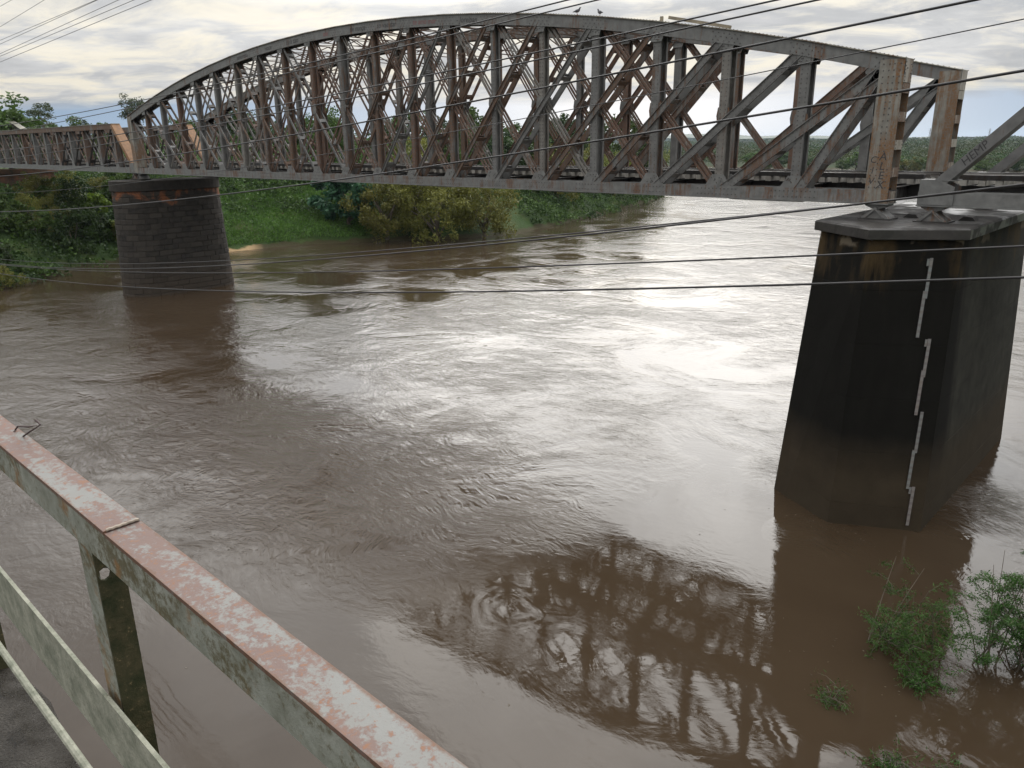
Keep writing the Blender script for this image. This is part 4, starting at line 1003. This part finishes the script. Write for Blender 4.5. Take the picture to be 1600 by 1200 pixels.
# trees above the low truss
q = lambda px_, D: CAM+ray(px_, 215)/np.linalg.norm(ray(px_, 215))*D
for px_, D, s, sz, kd, lab in ((70, 175, 1.3, 150, 'tall', 'airy tall tree against the sky above the low truss'), (218, 190, 1.25, 130, 'tall', 'thin tall tree against the sky behind the left end of the arch'),
                               (130, 165, 1.05, 168, 'tall', 'lower airy tree between the two tall ones above the low truss'), (12, 130, 1.9, 158, 'mid', 'bushy green tree at the left edge above the low truss'),
                               (40, 150, 1.7, 172, 'round', 'dark bushy tree beside the left-edge tree above the low truss'), (165, 170, 1.2, 182, 'mid', 'low green tree just above the low truss, near its right end'), (250, 180, 1.2, 192, 'mid', 'green tree behind the left end post of the arch'),
                               (100, 160, 1.4, 182, 'mid', 'rounded green tree behind the middle of the low truss'), (195, 160, 1.2, 188, 'round', 'dark green tree behind the stone pier top'), (290, 170, 1.3, 172, 'mid', 'green tree seen through the leftmost arch panels')):
    w = q(px_, D); tag(to_top(plant(kd, 'hilltop_tree', w[0], w[1], s), kd, sz), lab, None, 'trees behind the low truss')
# bushes covering the slope under the low truss
row = []
for i in range(40):
    x = -23.2-22*(i/40)**1.3-trng.uniform(0, 2); y = trng.uniform(-9, 14)-0.25*(x+23)
    row.append(plant(trng.choice(('shrub', 'shrubd', 'shrubd', 'shrub', 'wshrub')), 'slope_bush', x, y, trng.uniform(0.9, 1.4), trng.uniform(0.9, 1.6), None, 'bush'))
label_row(row, '{} bush from the left edge on the slope below the low truss', 'bushes on the slope below the low truss')
w = aty(150, 325, 7.5); tag(plant('lime', 'lime_green_bush', w[0], w[1], 1.1, 1.1, w[2]-2.6, 'bush'), 'lime green big-leaved bush beside the top of the stone pier')
for k, (px_, py_, s, kd, lab) in enumerate(((8, 450, 0.95, 'wshrub', 'olive bush standing in the water at the left edge'), (40, 438, 0.75, 'shrub', 'small green bush in the water right of the left-edge bush'), (-25, 440, 1.4, 'shrubd', 'dark bush cut by the left edge above the water'))):
    w = atz(px_, py_, WZ); tag(plant(kd, 'water_bush', w[0], w[1], s, s, WZ-0.25, 'bush'), lab, None, 'bushes at the left water edge')
# grass on the bank
rng = np.random.default_rng(8); gpts = []
gp_ = np.c_[rng.uniform(-36, -16, 26000), rng.uniform(15, 40, 26000)]; gz_ = ground_z(gp_); kk = gz_ > WZ+0.55; gp_, gz_ = gp_[kk], gz_[kk]
V = leaves(rng, np.c_[gp_, gz_+0.12], np.full(len(gp_), 0.45), -0.9, 0.22)
tag(link('bank_grass', quads('bank_grass', V, F_GRASS)), 'bright green grass on the bank right of the stone pier', None, None, 'stuff')
# far bank: single trees in front, forest mass behind
row = []
for k in range(36):
    x = -95+k*6.4+trng.uniform(-2, 2); y = float(far_line(np.array([x]))[0])+trng.uniform(3, 9)
    s = trng.uniform(0.75, 1.35); row.append(plant(trng.choice(('mid', 'willow', 'round', 'mid', 'willow')), 'far_bank_tree', x, y, s*1.3, s*0.85, float(ground_z([(x, y)])[0])-1.6))
label_row(row, '{} from the left in the low tree row along the far water edge', 'trees along the far bank')
def forest(name, label, spots, mat, seed):
    rng = np.random.default_rng(seed); out = []
    for (x, y, z, r, h, n, ls) in spots:
        d = rng.normal(size=(n, 3)); d /= np.linalg.norm(d, axis=1)[:, None]; d[:, 2] = np.abs(d[:, 2])*1.0-0.25
        C = np.array([x, y, z])+d*np.array([r, r, h])*rng.uniform(0.6, 1.05, (n, 1)); out.append(leaves(rng, C, np.full(n, ls), 0.0, 0.7))
    V = np.concatenate(out); tag(link(name, quads(name, V, mat)), label, None, None, 'stuff')
rng = np.random.default_rng(21); sp = {0: [], 1: [], 2: []}
for (d0, d1, cnt, r, h0, n, ls) in ((316, 420, 620, 4.2, 3.6, 170, 0.6), (420, 620, 620, 5.5, 5.8, 120, 0.85), (620, 1000, 560, 8, 8.2, 90, 1.3), (1000, 1800, 650, 14, 10.0, 60, 2.4), (1800, 3600, 700, 30, 10.8, 40, 7.0)):
    for k in range(cnt):
        y = rng.uniform(d0, d1); lo, hi = -0.62*(y+40)+40, 0.16*(y+40)+90
        x = rng.uniform(lo, hi)
        if y < float(far_line(np.array([x]))[0])+8: y += 14
        z = float(ground_z([(x, y)])[0]); h = h0*rng.uniform(0.6, 1.15)*(1.0+0.22*math.sin(x/60+y/90)); sp[int(rng.integers(0, 3))].append((x, y, z+h*0.3, r*rng.uniform(0.7, 1.3), h*0.75, n, ls))
for k in range(420):
    t = rng.uniform(0, 1); y = rng.uniform(20, 260); x = -70-rng.uniform(0, 260)-0.4*y*t
    if seg_dist(np.array([[x, y]]), BANK)[0] < 12: continue
    z = float(ground_z([(x, y)])[0]); h = rng.uniform(5.5, 9); sp[int(rng.integers(0, 3))].append((x, y, z+h*0.4, rng.uniform(3.5, 6), h*0.7, 80, 1.1))
ug = []
for k in range(6500):
    x, y = rng.uniform(-75, 2), rng.uniform(-40, 215); dd = seg_dist(np.array([[x, y]]), BANK)[0]
    lim = 7.0 if 15 < y < 31 else (6.0 if 31 <= y < 60 else -0.6)
    if dd < lim or dd > 45 or (-54 < x < -48 and -3 < y < 10): continue
    r = rng.uniform(0.9, 1.9); ug.append((x, y, float(ground_z([(x, y)])[0])+0.3, r, r*rng.uniform(0.8, 1.3), 70, 0.34))
forest('undergrowth', 'dense dark green undergrowth covering the left bank', ug[::2], F_DARK, 77)
forest('undergrowth', 'lighter green undergrowth covering the left bank', ug[1::2], F_MID, 78)
bw = []
for k in range(900):
    x, y = rng.uniform(-95, -8), rng.uniform(24, 230); dd = seg_dist(np.array([[x, y]]), BANK)[0]
    if dd < 12 or dd > 60: continue
    z = float(ground_z([(x, y)])[0]); h = rng.uniform(3.4, 5.6); bw.append((x, y, z+h*0.55, rng.uniform(2.2, 3.6), h, 170, 0.38))
forest('bank_woods', 'mass of green woodland on the left bank behind the nearer trees', bw, F_MID, 79)
F_FAR = leafmat('far_olive_leaves', (0.030, 0.042, 0.012), (0.062, 0.074, 0.024))
for k, (m, nm) in enumerate(((F_DARK, 'dark'), (leafmat('far_green_leaves', (0.020, 0.036, 0.010), (0.044, 0.066, 0.018)), 'mid green'), (F_FAR, 'olive'))):
    forest('distant_forest', f'{nm} crowns of the distant forest reaching to the horizon', sp[k], m, 30+k)
hm = MB(); hx = np.linspace(-4200, -300, 60); ridge_z = lambda x: 34*math.exp(-((x+2450)/900)**2)+10*math.exp(-((x+1500)/500)**2)+3*math.sin(x/70)+2*math.sin(x/31)
hm.rings([[(x, 2900, -12), (x, 2900, -4+0.6*ridge_z(x)), (x, 3000, ridge_z(x)), (x, 3700, -12)] for x in hx]).build('far_hills', F_DARK)
tag(bpy.data.objects['far_hills'], 'low wooded hills on the horizon', None, None, 'structure')
def pylon(px_, D, lab, H=24):
    w = CAM+ray(px_, 215)/np.linalg.norm(ray(px_, 215))*D; z0 = -9; mb = MB(); p = thing('power_pylon', lab, 'pylon', (w[0], w[1], z0), 'pylons on the horizon')
    for sx in (-1, 1):
        for sy in (-1, 1): mb.beam((sx*2.2, sy*2.2, 0), (sx*0.3, sy*0.3, H), 0.35, 0.35)
    for k in range(6):
        z = H*k/6; r = 2.2-1.9*k/6; r2 = 2.2-1.9*(k+1)/6; mb.beam((-r, -r, z), (r2, -r2, z+H/6), 0.2, 0.2); mb.beam((r, r, z), (-r2, r2, z+H/6), 0.2, 0.2)
    mb.build('tower', M_STEEL, p); a = MB()
    for z in (0.72, 0.84, 0.95): a.beam((-4, -2, H*z), (4, 2, H*z), 0.3, 0.3)
    a.build('cross_arms', M_STEEL, p)
pylon(1545, 2300, 'faint power pylon on the horizon near the right edge', 30); pylon(1452, 2200, 'faint power pylon on the horizon left of the far end post', 32)

# flooded shrubs in the foreground
def flooded(px_, py_, h, spread, nst, nlf, seed, label, lean=(0, 0)):
    w = atz(px_, py_, WZ); rng = random.Random(seed); nr = np.random.default_rng(seed)
    root = thing('flooded_shrub', label, 'shrub', (w[0], w[1], WZ), 'shrubs standing in the flood water'); st = MB(); tips = []
    for k in range(nst):
        a = rng.uniform(0, 6.28); r = spread*rng.uniform(0.25, 1); H = h*rng.uniform(0.6, 1.0)
        b = Vector((rng.uniform(-.5, .5)*spread, rng.uniform(-.5, .5)*spread, -0.5)); e = Vector((r*math.cos(a)+lean[0], r*math.sin(a)+lean[1], H)); m = b.lerp(e, 0.5)+Vector((0, 0, 0.15*h))
        pts = [b.lerp(m, t/4).lerp(m.lerp(e, t/4), t/4) for t in range(5)]; st.tube(pts, [0.02, 0.017, 0.013, 0.009, 0.005], 5)
        for j in range(7):
            t = rng.uniform(0.2, 1.0); i0 = min(3, int(t*4)); p0 = pts[i0].lerp(pts[i0+1], t*4-i0); d = Vector((rng.gauss(0, 1), rng.gauss(0, 1), rng.uniform(-0.1, 0.8))).normalized()*rng.uniform(0.25, 0.6)
            p1 = p0+d; p1.z = max(p1.z, 0.05); st.tube([p0, p0.lerp(p1, 0.5)+Vector((0, 0, 0.04)), p1-Vector((0, 0, 0.05))], [0.007, 0.005, 0.003], 4); tips.append((p0, p1))
    st.build('stems', M_BARK, root)
    C = []
    per = max(1, nlf//len(tips))
    for p0, p1 in tips:
        t = nr.uniform(0.1, 1.05, per)[:, None]; C.append(np.array(p0)+(np.array(p1)-np.array(p0))*t+nr.normal(0, 0.05, (per, 3)))
    C = np.concatenate(C); C[:, 2] = np.maximum(C[:, 2], 0.02)
    link('foliage', quads('foliage', leaves(nr, C, np.full(len(C), 0.085), 0.2, 0.24), F_SHRUB), root)
flooded(1415, 1020, 1.8, 1.75, 18, 7200, 1, 'feathery green shrub standing in the flood water below the gauge boards', (-0.2, 0.1))
flooded(1575, 1040, 2.7, 1.8, 26, 17000, 2, 'larger dense green shrub in the water at the right edge', (0.0, 0.2))
flooded(1440, 1065, 0.45, 0.5, 8, 1900, 6, 'low bright green sprig at the foot of the feathery shrub')
flooded(1295, 1090, 0.30, 0.4, 5, 520, 3, 'small sprig poking out of the water left of the shrubs')
flooded(1385, 1195, 0.32, 0.55, 6, 660, 4, 'sparse sprigs in the water at the bottom edge')
flooded(1480, 1210, 0.25, 0.4, 5, 300, 5, 'few drowned twigs at the bottom edge right of the sparse sprigs')

# scum, twigs and leaves carried by the flood
rng = np.random.default_rng(5); V = []
for (cx_, cy_, rx_, ry_, n) in ((61, -3.7, 2.2, 0.4, 40), (57.9, 1.5, 0.3, 4.0, 25), (65.2, -9.5, 1.8, 1.6, 70), (55, -12, 9, 8, 40), (-0.5, -2.9, 2.2, 0.4, 30)):
    c = np.c_[cx_+rng.normal(0, rx_*0.6, n), cy_+rng.normal(0, ry_*0.6, n), np.full(n, WZ+0.006)]
    d = rng.normal(size=(n, 3)); d[:, 2] = 0; d /= np.linalg.norm(d, axis=1)[:, None]; e = np.c_[-d[:, 1], d[:, 0], d[:, 2]]
    ls = rng.uniform(0.015, 0.05, n)[:, None]; ws = ls*rng.uniform(0.15, 0.6, (n, 1))
    V.append(np.stack([c-d*ls, c+e*ws, c+d*ls, c-e*ws], 1))
def f_debris(b, out): setc(b, RAMP(ISL(), [(0.0, (0.03, 0.022, 0.014)), (0.55, (0.07, 0.05, 0.03)), (0.85, (0.16, 0.14, 0.11))]), 0.8)
tag(link('floating_debris', quads('floating_debris', np.concatenate(V), material('flood_debris', f_debris))), 'twigs, leaves and scum floating on the flood', None, None, 'stuff')

# moist air over the flood plain
hz_ = MB().box(-5900, 5900, -1400, 8900, WZ-7.0, 45.0)
def f_haze(b, out):
    nt.nodes.remove(b); v = N('ShaderNodeVolumePrincipled'); v.inputs['Color'].default_value = (0.72, 0.84, 1.0, 1); v.inputs['Density'].default_value = 0.00006; v.inputs['Anisotropy'].default_value = 0.2
    L(v.outputs[0], out.inputs['Volume'])
tag(hz_.build('haze', material('moist_air', f_haze)), 'thin bluish haze over the plain', None, None, 'stuff')
